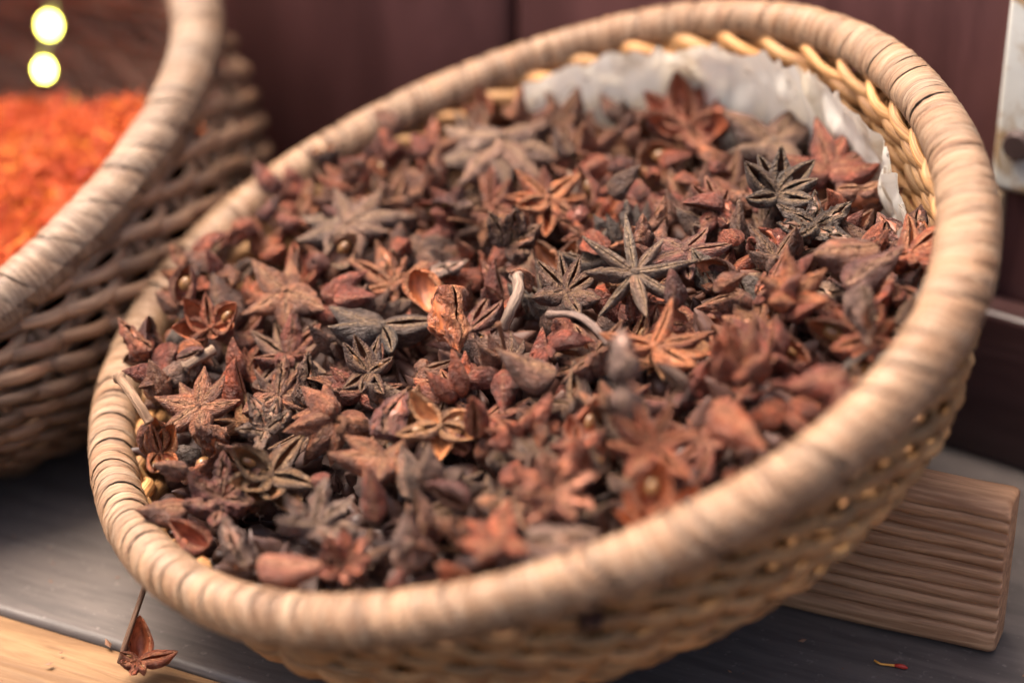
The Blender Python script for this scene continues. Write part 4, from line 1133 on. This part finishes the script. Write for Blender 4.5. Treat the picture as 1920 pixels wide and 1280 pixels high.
('P', 1.03, 0, 3.51, 6.45, -1.84, -0.384, -0.869, -0.299, -0.091),
('P', 1.3, 0, -1.36, -5.22, -0.32, 0.622, 0.467, -0.434, 0.455),
('P', 0.98, 0, 5.05, -1.64, -0.65, -0.363, 0.805, -0.094, 0.46),
('P', 1.26, 0, 1.51, 4.65, -1.22, -0.749, -0.125, 0.343, -0.553),
('P', 1.12, 0, -0.15, 0.73, -0.54, 0.641, 0.298, -0.703, 0.076),
('P', 1.04, 0, 1.59, 3.98, -0.79, 0.175, -0.175, 0.94, -0.236),
('P', 0.95, 0, 3.67, 3.97, -1.28, 0.642, 0.657, 0.34, -0.201),
('P', 1.24, 0, -9.9, 0.93, 0.91, -0.048, 0.114, -0.56, 0.819),
('P', 1.03, 0, 4.11, 5.39, -1.58, -0.357, 0.722, -0.415, 0.423),
('P', 1.17, 0, 5.4, -0.8, -1.06, 0.565, 0.553, -0.068, -0.609),
('P', 1.11, 0, 5.3, -1.12, -0.95, -0.383, 0.054, 0.652, -0.652),
('P', 1.03, 0, 3.82, -5.44, -0.57, 0.532, 0.208, -0.612, 0.547),
('P', 1.14, 0, -1.92, 5.83, -0.55, -0.345, 0.254, -0.523, -0.737),
('P', 1.31, 0, 5.12, 6.15, -2.44, -0.235, 0.495, 0.822, 0.154),
('P', 0.91, 0, -0.59, -7.43, -0.31, 0.432, -0.703, -0.527, 0.203),
('P', 1.15, 0, -6.9, 6.63, 0.75, 0.312, -0.257, 0.337, 0.85),
('P', 0.9, 0, -4.09, 3.44, -0.35, -0.725, 0.328, -0.325, -0.511),
('P', 0.85, 0, -3.64, -9.41, -0.54, -0.912, 0.35, 0.215, -0.011),
('P', 0.89, 0, -4.55, 8.08, 0.39, -0.782, -0.448, 0.129, 0.413),
('P', 0.95, 0, -5.42, -5.09, -0.48, 0.094, -0.796, 0.374, -0.467),
('P', 1.28, 0, -7.78, 5.87, 0.7, 0.105, 0.25, -0.963, 0.008),
('P', 0.96, 0, 4.56, 3.83, -1.53, -0.598, 0.227, 0.022, 0.769),
('P', 1.24, 0, -6.96, 5.45, 0.69, -0.794, -0.56, -0.219, 0.083),
('P', 1.26, 0, -9.44, 0.58, 0.73, -0.11, 0.943, -0.124, -0.289),
('P', 1.22, 0, -5.74, 8.34, 0.94, -0.565, 0.06, -0.17, -0.805),
('P', 1.23, 0, -8.95, 3.12, 0.83, -0.844, -0.484, 0.067, 0.221),
('P', 1.22, 0, -2.47, 7.17, 0.03, 0.411, -0.364, 0.834, -0.061),
('P', 0.97, 0, 5.49, 0.37, -0.88, -0.054, -0.581, -0.805, 0.108),
('P', 1.05, 0, -3.18, -1.12, -0.72, -0.107, -0.673, -0.577, 0.451),
('P', 1.28, 0, 2.12, 6.76, -1.21, 0.099, 0.173, -0.953, -0.229),
('P', 0.98, 0, -2.11, 4.93, -0.35, 0.678, 0.615, -0.398, 0.059),
('P', 1.3, 0, -7.69, -0.52, -0.01, 0.148, 0.86, 0.124, -0.472),
('P', 1.29, 0, 0.45, -5.81, -0.77, -0.315, -0.551, -0.772, -0.043),
('P', 0.87, 0, 0.24, -4.68, -0.62, 0.857, -0.26, -0.063, -0.441),
('P', 1.12, 0, 2.5, 3.85, -0.74, -0.059, -0.895, -0.032, -0.442),
('P', 0.85, 0, -6.99, 5.73, 0.69, 0.662, -0.025, -0.063, 0.746),
('P', 0.9, 0, -1.72, -5.13, -0.71, 0.405, 0.084, -0.428, 0.804),
('P', 1.08, 0, -6.98, 5.89, 0.89, -0.848, 0.305, -0.201, 0.384),
('P', 1.12, 0, -5.14, 7.54, 0.36, -0.281, 0.164, -0.379, 0.866),
('P', 1.18, 0, -0.88, 1.41, -0.96, -0.455, -0.21, 0.065, -0.863),
('P', 1.16, 0, 5.23, 2.18, -1.01, -0.328, -0.0, 0.846, -0.42),
('P', 1.1, 0, 4.74, 4.81, -1.45, 0.434, 0.768, 0.471, -0.002),
('P', 0.89, 0, -2.83, 7.89, 0.01, -0.162, 0.494, 0.574, 0.633),
('P', 1.17, 0, -10.22, 0.99, 0.88, -0.023, -0.718, 0.083, -0.691),
('P', 1.09, 0, -8.77, -3.81, 0.23, -0.313, 0.391, -0.034, -0.865),
('P', 0.94, 0, -9.36, 0.1, 0.92, -0.654, -0.548, 0.217, 0.474),
('P', 1.23, 0, -9.51, 0.29, 0.75, -0.748, -0.587, -0.043, -0.307),
('P', 1.3, 0, -9.19, 2.71, 1.3, 0.027, 0.7, 0.66, -0.273),
('P', 1.13, 0, -9.37, -0.08, 0.7, 0.43, 0.632, 0.534, -0.361),
('P', 1.34, 0, -8.99, -4.02, 0.38, -0.83, 0.26, -0.106, -0.482),
('P', 1.19, 0, -9.38, 2.39, 1.23, -0.388, 0.122, 0.259, -0.876),
('P', 1.33, 0, -10.03, -0.92, 0.66, 0.761, -0.37, -0.442, -0.297),
('P', 0.95, 0, -10.04, -0.96, 1.08, 0.529, 0.261, -0.756, 0.283),
('P', 1.03, 0, -8.89, -4.32, 0.54, -0.582, -0.069, 0.745, 0.319),
('P', 1.21, 0, -8.67, 3.4, 0.87, 0.777, 0.521, -0.309, -0.172),
('P', 1.26, 0, -10.05, 0.3, 1.29, 0.239, 0.296, 0.005, 0.925),
('P', 1.22, 0, -9.48, 3.62, 1.08, -0.311, 0.337, -0.427, -0.78),
('P', 1.03, 0, -9.67, 0.68, 1.07, 0.163, 0.649, -0.664, -0.335),
('P', 1.22, 0, -9.79, -0.71, 1.13, 0.7, -0.615, -0.064, 0.357),
('P', 1.23, 0, -9.69, 2.13, 1.13, -0.044, 0.897, 0.148, -0.413),
('P', 1.16, 0, -9.24, 4.13, 1.25, -0.165, 0.013, -0.869, 0.466),
('P', 1.02, 0, -9.37, -0.13, 1.0, 0.513, 0.453, 0.461, -0.565),
('P', 1.23, 0, -9.3, 4.36, 1.08, 0.146, 0.934, 0.099, 0.309),
('P', 0.95, 0, -9.71, 0.41, 0.71, -0.163, -0.537, -0.271, 0.782),
('P', 1.03, 0, -9.93, -0.58, 1.12, 0.683, 0.273, -0.488, -0.47),
('P', 1.13, 0, -9.16, 3.82, 0.96, 0.148, -0.718, 0.421, -0.535),
('P', 1.29, 0, -9.52, 2.17, 1.35, -0.813, -0.424, 0.312, -0.25),
('P', 0.86, 0, -9.63, 2.32, 0.98, -0.51, 0.285, 0.689, 0.43),
('P', 1.32, 0, -9.97, 0.58, 1.12, 0.57, -0.127, 0.788, -0.194),
('P', 1.25, 0, -9.94, 0.9, 1.06, -0.397, -0.221, -0.478, -0.752),
('P', 1.34, 0, -10.01, -2.33, 0.86, -0.517, -0.336, -0.729, 0.296),
('P', 1.04, 0, -9.39, 0.24, 1.08, -0.235, -0.944, 0.121, 0.198),
('P', 0.94, 0, -8.58, 3.97, 1.35, -0.246, 0.154, 0.42, 0.86),
('P', 0.95, 0, -9.86, -1.15, 0.92, -0.369, -0.502, -0.781, 0.046),
('P', 1.16, 0, -9.34, -0.11, 1.12, 0.851, 0.485, -0.176, -0.098)]

fwd = Vector((0, math.cos(PITCH), -math.sin(PITCH))); upv = Vector((0, math.sin(PITCH), math.cos(PITCH)))
def seen_at(p):
    d = p - CAM; z = d.dot(fwd); k = 22.3 / 50 / 1920
    return (960 + d.x / z / k, 640 - d.dot(upv) / z / k)
def loc2w(p): return BM @ Vector((p[0] * .01, p[1] * .01, p[2] * .01))

landmarks = []
rnd = random.Random(77)
for (k, lab, short, l, q, L, ang, arms, style, col, el, stem) in HEROES:
    M = Matrix.Translation(loc2w(l)) @ BM.to_quaternion().to_matrix().to_4x4() @ Quaternion(q).to_matrix().to_4x4()
    Lm = L * .01
    if k == 'S':
        angs = ang if isinstance(ang, list) else [i * 360 / arms + rnd.uniform(-5, 5) for i in range(arms)]
        alt = {'slit': 'closed', 'open': 'slit', 'wide': 'open', 'closed': 'closed', 'finger': 'finger', 'shrivel': 'shrivel'}[style]
        sty = [style if rnd.random() < .72 else alt for _ in angs]
        t = build_star('star_anise', M, Lm, angs, sty, col, el, rnd, stem=1 if stem else 0, flip=(stem == 2))
        tag(t, lab, 'star anise', 'star anise heaped in the basket')
        c = M.translation
    else:
        t = build_pod('loose_pod', M, Lm, style, col, rnd, seed=bool(stem))
        tag(t, lab, 'seed pod', 'loose star anise pods in the basket')
        c = M @ Vector((Lm * .5, 0, 0))
    landmarks.append((short, seen_at(c)))
# rim stretches also serve to say where a piece lies
for short, a in (('the left rim', 178), ('the lower left rim', -150), ('the front left rim', -125), ('the front rim', -95), ('the front right rim', -62), ('the right rim', -15), ('the white paper', 40), ('the back rim', 95), ('the far left rim', 135)):
    landmarks.append((short, seen_at(BM @ (rim_path(R_(a)) * .93))))

cw = [('rust', .17), ('redbrown', .25), ('brown', .14), ('warm', .13), ('darkbrown', .08), ('greybrown', .09), ('charcoal', .05), ('tan', .02), ('plum', .06), ('orange', .06), ('slate', .02), ('pink', .03)]
used = set()
FORM = {'slit': 'slit-podded', 'open': 'open-podded', 'wide': 'gaping', 'closed': 'closed', 'finger': 'thin-armed', 'shrivel': 'shrivelled'}
def where_label(col, form, what, c):
    p = seen_at(c)
    lm = sorted(landmarks, key=lambda s: (s[1][0] - p[0]) ** 2 + (s[1][1] - p[1]) ** 2)
    for i, j in ((0, 1), (0, 2), (1, 2), (0, 3), (1, 3), (2, 3), (0, 4), (1, 4)):
        lab = '%s %s %s between %s and %s' % (col, form, what, lm[i][0], lm[j][0])
        if lab not in used and len(lab.split()) <= 16: break
    used.add(lab); return lab
for (k, L, el, x, y, z, q0, q1, q2, q3) in HEAP:
    M = Matrix.Translation(loc2w((x, y, z))) @ BM.to_quaternion().to_matrix().to_4x4() @ Quaternion((q0, q1, q2, q3)).to_matrix().to_4x4()
    r = rnd.random(); acc = 0; col = 'redbrown'
    for nme, ww in cw:
        acc += ww
        if r < acc: col = nme; break
    if k == 'S':
        narm = rnd.choice([7, 8, 8, 8, 9])
        miss = rnd.choice([0, 1, 2, 3, 4, 4, 5, 5])
        dom = rnd.choices(['slit', 'open', 'wide', 'closed', 'shrivel', 'finger'], [.30, .24, .10, .16, .16, .04])[0]
        angs = [i * 360 / narm + rnd.uniform(-8, 8) for i in range(narm)]
        rnd.shuffle(angs); angs = angs[:narm - miss]
        sty = [dom if rnd.random() < .62 else rnd.choice(['slit', 'slit', 'closed', 'open', 'shrivel']) for _ in angs]
        lens = [rnd.uniform(.78, 1.08) if rnd.random() < .85 else rnd.uniform(.5, .7) for _ in angs]
        t = build_star('star_anise', M, L * .0084, angs, sty, col, math.degrees(el) + rnd.uniform(-4, 10), rnd, stem=1 if rnd.random() < .3 else 0, lens=lens)
        tag(t, where_label(PNAME[col], FORM[dom], 'star anise', M.translation), 'star anise', 'star anise heaped in the basket')
    else:
        dom = rnd.choices(['slit', 'open', 'wide', 'closed', 'shrivel'], [.2, .2, .2, .25, .15])[0]
        t = build_pod('loose_pod', M, L * .01, dom, col, rnd, seed=dom in ('open', 'wide') and rnd.random() < .4)
        tag(t, where_label(PNAME[col], FORM[dom], 'loose pod', M @ Vector((L * .005, 0, 0))), 'seed pod', 'loose star anise pods in the basket')

# crumbs and broken shells that fill the basket below the top layers: too many to count
def crumbs():
    rn = random.Random(4)
    vs, fs = [], []
    # a bed surface
    n0 = len(vs); NA, NR = 48, 12
    for j in range(NR + 1):
        for i in range(NA):
            a = 2 * PI * i / NA; r = (.099 if math.cos(a - .62) > -.1 else .108) * j / NR
            s = (math.cos(a) + math.sin(a)) * r / 2 ** .5 + 4.2 * max(0, r * math.cos(a - .62) - .052)
            vs.append(Vector((r * math.cos(a), r * math.sin(a), -.0235 - .09 * s + .002 * noise.noise(Vector((r * 120 * math.cos(a), r * 120 * math.sin(a), 0))))))
    for j in range(NR):
        for i in range(NA):
            fs.append((n0 + j * NA + i, n0 + j * NA + (i + 1) % NA, n0 + (j + 1) * NA + (i + 1) % NA, n0 + (j + 1) * NA + i))
    lows = [pod_mesh(k, 40 + i, 8, 8, 4) for i, k in enumerate(('closed', 'slit', 'shrivel', 'open'))]
    lows = [([v.co.copy() for v in m.vertices], [tuple(p.vertices) for p in m.polygons]) for m in lows]
    for _ in range(1300):
        low, lf = lows[_ % 4]
        a = rn.uniform(0, 6.283); r = (.093 if math.cos(a - .62) > -.1 else .106) * math.sqrt(rn.random())
        s = (math.cos(a) + math.sin(a)) * r / 2 ** .5 + 4.2 * max(0, r * math.cos(a - .62) - .052)
        M = Matrix.Translation((r * math.cos(a), r * math.sin(a), -.0220 - .09 * s + rn.uniform(-.001, .003))) @ Euler([rn.uniform(0, 6.28) for _ in range(3)]).to_matrix().to_4x4() @ Matrix.Scale(rn.uniform(.006, .015), 4)
        b = len(vs)
        vs += [M @ Vector(p) for p in low]; fs += [tuple(b + i for i in f) for f in lf]
    me = mesh('star_anise_crumbs', vs, fs)
    at = me.attributes.new('lip', 'FLOAT', 'POINT')
    o = obj('star_anise_crumbs', me, POD, None); o.matrix_world = BM; o.color = (.13, .055, .035, 1)
    return o
tag(crumbs(), 'broken brown star anise crumbs filling the basket under the stars', 'crumbs', None, 'stuff')

# loose stalks
TWIGS = [('pale thick loose stalk standing up in the middle of the heap', [[-0.2, 0.53, 0.09], [0.02, -0.85, 0.53], [-0.21, -1.46, 0.46], [-0.55, -1.53, 0.07]], 0.00145, (0.32, 0.22, 0.16)),
('thin brown loose stalk lying across the left rim', [[-10.53, -1.23, 1.87], [-10.2, -1.8, 1.66], [-9.96, -2.27, 1.47], [-9.81, -2.58, 1.11]], 0.0013, (0.32, 0.19, 0.11)),
('long curved brown loose stalk arching under the white paper', [[3.34, 11.07, -1.7], [4.33, 10.65, -1.66], [5.34, 9.76, -1.64], [6.0, 9.33, -1.99], [6.38, 8.9, -2.44]], 0.0016, (0.3, 0.17, 0.12)),
('short brown loose stalk sticking up beside the white paper', [[9.25, 5.48, -3.34], [9.38, 4.76, -2.38], [9.52, 4.44, -1.65]], 0.0013, (0.26, 0.14, 0.07)),
('thin curved loose stalk in front of the thin-armed grey star', [[0.59, -1.25, -0.18], [1.4, -2.29, 0.33], [1.84, -2.83, 0.24], [2.1, -3.22, -0.16]], 0.0009, (0.27, 0.18, 0.14)),
('short knobbly loose stalk standing between the charcoal star and the left rim', [[-9.06, -0.7, 1.17], [-8.66, -0.5, 1.19], [-8.29, -0.19, 1.12]], 0.0014, (0.3, 0.19, 0.12))]
for lab, pts, rad, colr in TWIGS:
    P = [loc2w(p) for p in pts]
    # smooth by Catmull-Rom
    Q = []
    for i in range(len(P) - 1):
        p0, p1, p2, p3 = P[max(0, i - 1)], P[i], P[i + 1], P[min(len(P) - 1, i + 2)]
        for s in range(6):
            t = s / 6
            Q.append(.5 * ((2 * p1) + (p2 - p0) * t + (2 * p0 - 5 * p1 + 4 * p2 - p3) * t * t + (3 * p1 - p0 - 3 * p2 + p3) * t ** 3))
    Q.append(P[-1])
    n = len(Q)
    rr = [rad * (1 + .12 * noise.noise(Vector((i * .7, rad * 9e3, 0))) + (.35 if i < 2 else 0) + (.15 if i == n - 1 else 0)) for i in range(n)]
    o = obj('stalk', tube('stalk', Q, rr, 9), STEM, None); o.color = colr + (1,)
    tag(o, lab, 'stalk', 'loose stalks')

# fallen star anise on the counter's front edge, its long stalk leaning on the rim
fr = random.Random(9)
fz = (Vector((.15, -.45, .88))).normalized()
fx = Vector((1, 0, 0)); fx = (fx - fz * fx.dot(fz)).normalized()
FM = Matrix((fx, fz.cross(fx), fz)).transposed().to_4x4(); FM.translation = (-.0948, .4772, .0042)
t = build_star('star_anise', FM, .0098, [95, 8, 165, 205, 250, 300], ['wide', 'slit', 'open', 'shrivel', 'shrivel', 'open'], 'rust', 22, fr, lens=[1.2, 1.15, .6, .6, .6, .6])
tag(t, 'small red star anise fallen on the front edge of the counter', 'star anise')
P = [Vector((-.0996, .4775, .0035)), Vector((-.0982, .4790, .0085)), Vector((-.0950, .4850, .0165)), Vector((-.0905, .4895, .0285))]
s = obj('stem', tube('long_stem', [(FM.inverted() @ p) for p in P], [.0010, .0008, .00075, .0008], 8), STEM, t); s.color = (.22, .12, .07, 1)

# ------------------------------------------------------------------ left basket with orange petals
LN = Vector((-.3503, -.1405, 0)); LN.z = math.sqrt(1 - LN.length_squared)
LX = (Vector((1, 0, 0)) - LN * LN.x).normalized(); LY = LN.cross(LX)
LC = Vector((-.230, .664, .049)); LR = .142
LM = Matrix((LX, LY, LN)).transposed().to_4x4(); LM.translation = LC
LMi = LM.inverted()
lb = tag(empty('woven_basket', LM), 'dark wicker basket of orange petals standing behind on the left', 'basket')
lrad = lambda a: .0078 + .0006 * math.sin(2 * a)
def lrim(a): return Vector((LR * (1 + .012 * math.sin(3 * a)) * math.cos(a), LR * math.sin(a), .001 * math.sin(2 * a)))
wrapped_rim(lb, lrim, lrad, outw, 150, 21, (.30, .195, .12), .45, 16)
LB0 = Vector((-.215, .672, 0.003)); LRB = .118
def lsurf(a, f):
    pw = LM @ (lrim(a) * .985 + Vector((0, 0, -.002)))
    e = Vector((math.cos(a), math.sin(a), 0))
    pb = LB0 + e * LRB
    p = pw.lerp(pb, f) + e * (.017 * math.sin(PI * min(1, f * 1.05)) ** .8)
    return LMi @ p, (LMi.to_quaternion() @ (e + Vector((0, 0, .1 - .5 * f))).normalized())
woven_wall(lb, lsurf, 44, 15, 31, (.37, .21, .115), .0023, .0031, .7, .5, .8, .0022)
N = 36
vs = [LMi @ (LB0 + Vector((LRB * math.cos(2 * PI * i / N), LRB * math.sin(2 * PI * i / N), 0))) for i in range(N)]
o = obj('base', mesh('base', vs, [tuple(range(N))], [(v.x, v.y) for v in vs], False), WICKER, lb); o.color = (.12, .07, .05, 1)

def petals():
    rn = random.Random(8)
    vs, fs, tn = [], [], []
    def lvl(x, y): return -.009 - 1.1 * max(0, (y - .030) + .66 * (x - .069)) + .004 * noise.noise(Vector((x * 30, y * 30, 0)))
    NR, NA = 16, 60
    for j in range(NR + 1):
        for i in range(NA):
            a = 2 * PI * i / NA; r = .134 * j / NR
            x, y = r * math.cos(a), r * math.sin(a)
            vs.append(Vector((x, y, lvl(x, y) - .003))); tn.append(.3 + .3 * noise.noise(Vector((x * 60, y * 60, 3))))
    for j in range(NR):
        for i in range(NA):
            fs.append((j * NA + i, j * NA + (i + 1) % NA, (j + 1) * NA + (i + 1) % NA, (j + 1) * NA + i))
    for _ in range(13000):
        r = .133 * math.sqrt(rn.random()); a = rn.uniform(0, 6.283)
        x, y = r * math.cos(a), r * math.sin(a)
        if x < -.06 and y < -.03: continue
        l = rn.uniform(.006, .013); wd = rn.uniform(.00025, .0006)
        M = Matrix.Translation((x, y, lvl(x, y) + rn.uniform(-.002, .003))) @ Euler((rn.gauss(0, .5), rn.gauss(0, .45), rn.uniform(0, 6.28))).to_matrix().to_4x4()
        cv = rn.uniform(-.35, .35); tt = min(1, max(0, rn.gauss(.45 + .3 * noise.noise(Vector((x * 45, y * 45, 0))), .25)))
        b = len(vs)
        for s in range(5):
            u = s / 4 - .5; wv = wd * (1 - abs(u) * 1.2)
            for sg in (-1, 1):
                vs.append(M @ Vector((u * l, cv * l * (u * u * 4) * .3 + sg * wv, .25 * cv * l * u * u * 4))); tn.append(tt)
        for s in range(4): fs.append((b + 2 * s, b + 2 * s + 1, b + 2 * s + 3, b + 2 * s + 2))
    me = mesh('orange_petals', vs, fs)
    at = me.attributes.new('tint', 'FLOAT', 'POINT'); at.data.foreach_set('value', tn)
    o = obj('orange_petals', me, mat_thread(), None); o.matrix_world = LM
    return o
tag(petals(), 'loose bright orange flower petals filling the left basket', 'petals', None, 'stuff')

# one stray orange and red thread on the counter, by the block
st = [Vector((.0930, .4822, .0010)), Vector((.0945, .4812, .0006)), Vector((.0965, .4808, .0006)), Vector((.0985, .4803, .0007))]
thread = tag(empty('stray_thread', Matrix.Translation((.0965, .4808, 0))), 'stray orange thread with a red tip on the counter by the wooden block', 'thread')
off = Vector((.0965, .4808, 0))
obj('style', tube('style', [p - off for p in st], [.00028, .0003, .0003, .0004], 6), mat_plain('orange_fibre', (.62, .26, .04), .5), thread)
tp = [Vector((.0980, .4804, .0007)), Vector((.0992, .4801, .0008)), Vector((.1004, .4797, .0007)), Vector((.1012, .4793, .0006))]
obj('red_tip', tube('red_tip', [p - off for p in tp], [.0004, .00062, .0006, .0002], 6), mat_plain('red_fibre', (.55, .035, .015), .5), thread)

def counter_crumbs():
    rn = random.Random(15)
    vs, fs = [], []
    for _ in range(260):
        u = rn.uniform(-.10, .26); v = abs(rn.gauss(0, .10)) - .04
        p = edge0 + dirT * u + nrmT * v
        sz = rn.uniform(.00015, .0006) if rn.random() < .93 else rn.uniform(.0008, .0014)
        M = Matrix.Translation(p + Vector((0, 0, sz * .35))) @ Euler((rn.uniform(-.4, .4), rn.uniform(-.4, .4), rn.uniform(0, 6.28))).to_matrix().to_4x4()
        b = len(vs)
        for q in ((-1.6, 0, 0), (0, -.7, -.2), (1.3, .1, 0), (.2, .8, -.1), (0, 0, .45), (0, .1, -.35)):
            vs.append(M @ (Vector(q) * sz * rn.uniform(.7, 1.2)))
        fs += [tuple(b + i for i in f) for f in ((0, 1, 4), (1, 2, 4), (2, 3, 4), (3, 0, 4), (1, 0, 5), (2, 1, 5), (3, 2, 5), (0, 3, 5))]
    o = obj('counter_crumbs', mesh('counter_crumbs', vs, fs, smooth=False), mat_plain('crumb', (.20, .09, .045), .7), None)
    tag(o, 'tiny brown spice crumbs scattered over the counter', 'crumbs', None, 'stuff')
counter_crumbs()

# a string of two lit bulbs hanging above the left basket
def ray_pt(px, py, depth):
    k = 22.3 / 50 / 1920
    return CAM + (fwd + Vector((1, 0, 0)) * ((px - 960) * k) - upv * ((py - 640) * k)) * depth
b1, b2 = ray_pt(92, 48, .452), ray_pt(83, 131, .466)
lights = tag(empty('string_light', Matrix.Translation(b1)), 'string of two small lit yellow-white bulbs hanging above the left basket', 'string light')
GLOW = mat_emit('lit_bulb', (1.0, .90, .13), 10.0)
for b in (b1, b2):
    bm = bmesh.new(); bmesh.ops.create_uvsphere(bm, u_segments=12, v_segments=8, radius=.0015)
    for v in bm.verts: v.co.z *= 1.25
    me = bpy.data.meshes.new('bulb'); bm.to_mesh(me); bm.free()
    o = obj('bulb', me, GLOW, lights); o.location = b - b1
wp = [Vector((.002, .001, .16)), Vector((.003, .001, .08)), Vector((.0012, .0008, .02)), Vector((.0006, .0012, .004)), Vector((.0006, .0012, -.004)), (b2 - b1) + Vector((.0008, .0010, .006)), (b2 - b1) + Vector((0, 0, .0022))]
obj('wire', tube('wire', wp, .00035, 6), mat_plain('clear_wire', (.35, .33, .34), .3), lights)
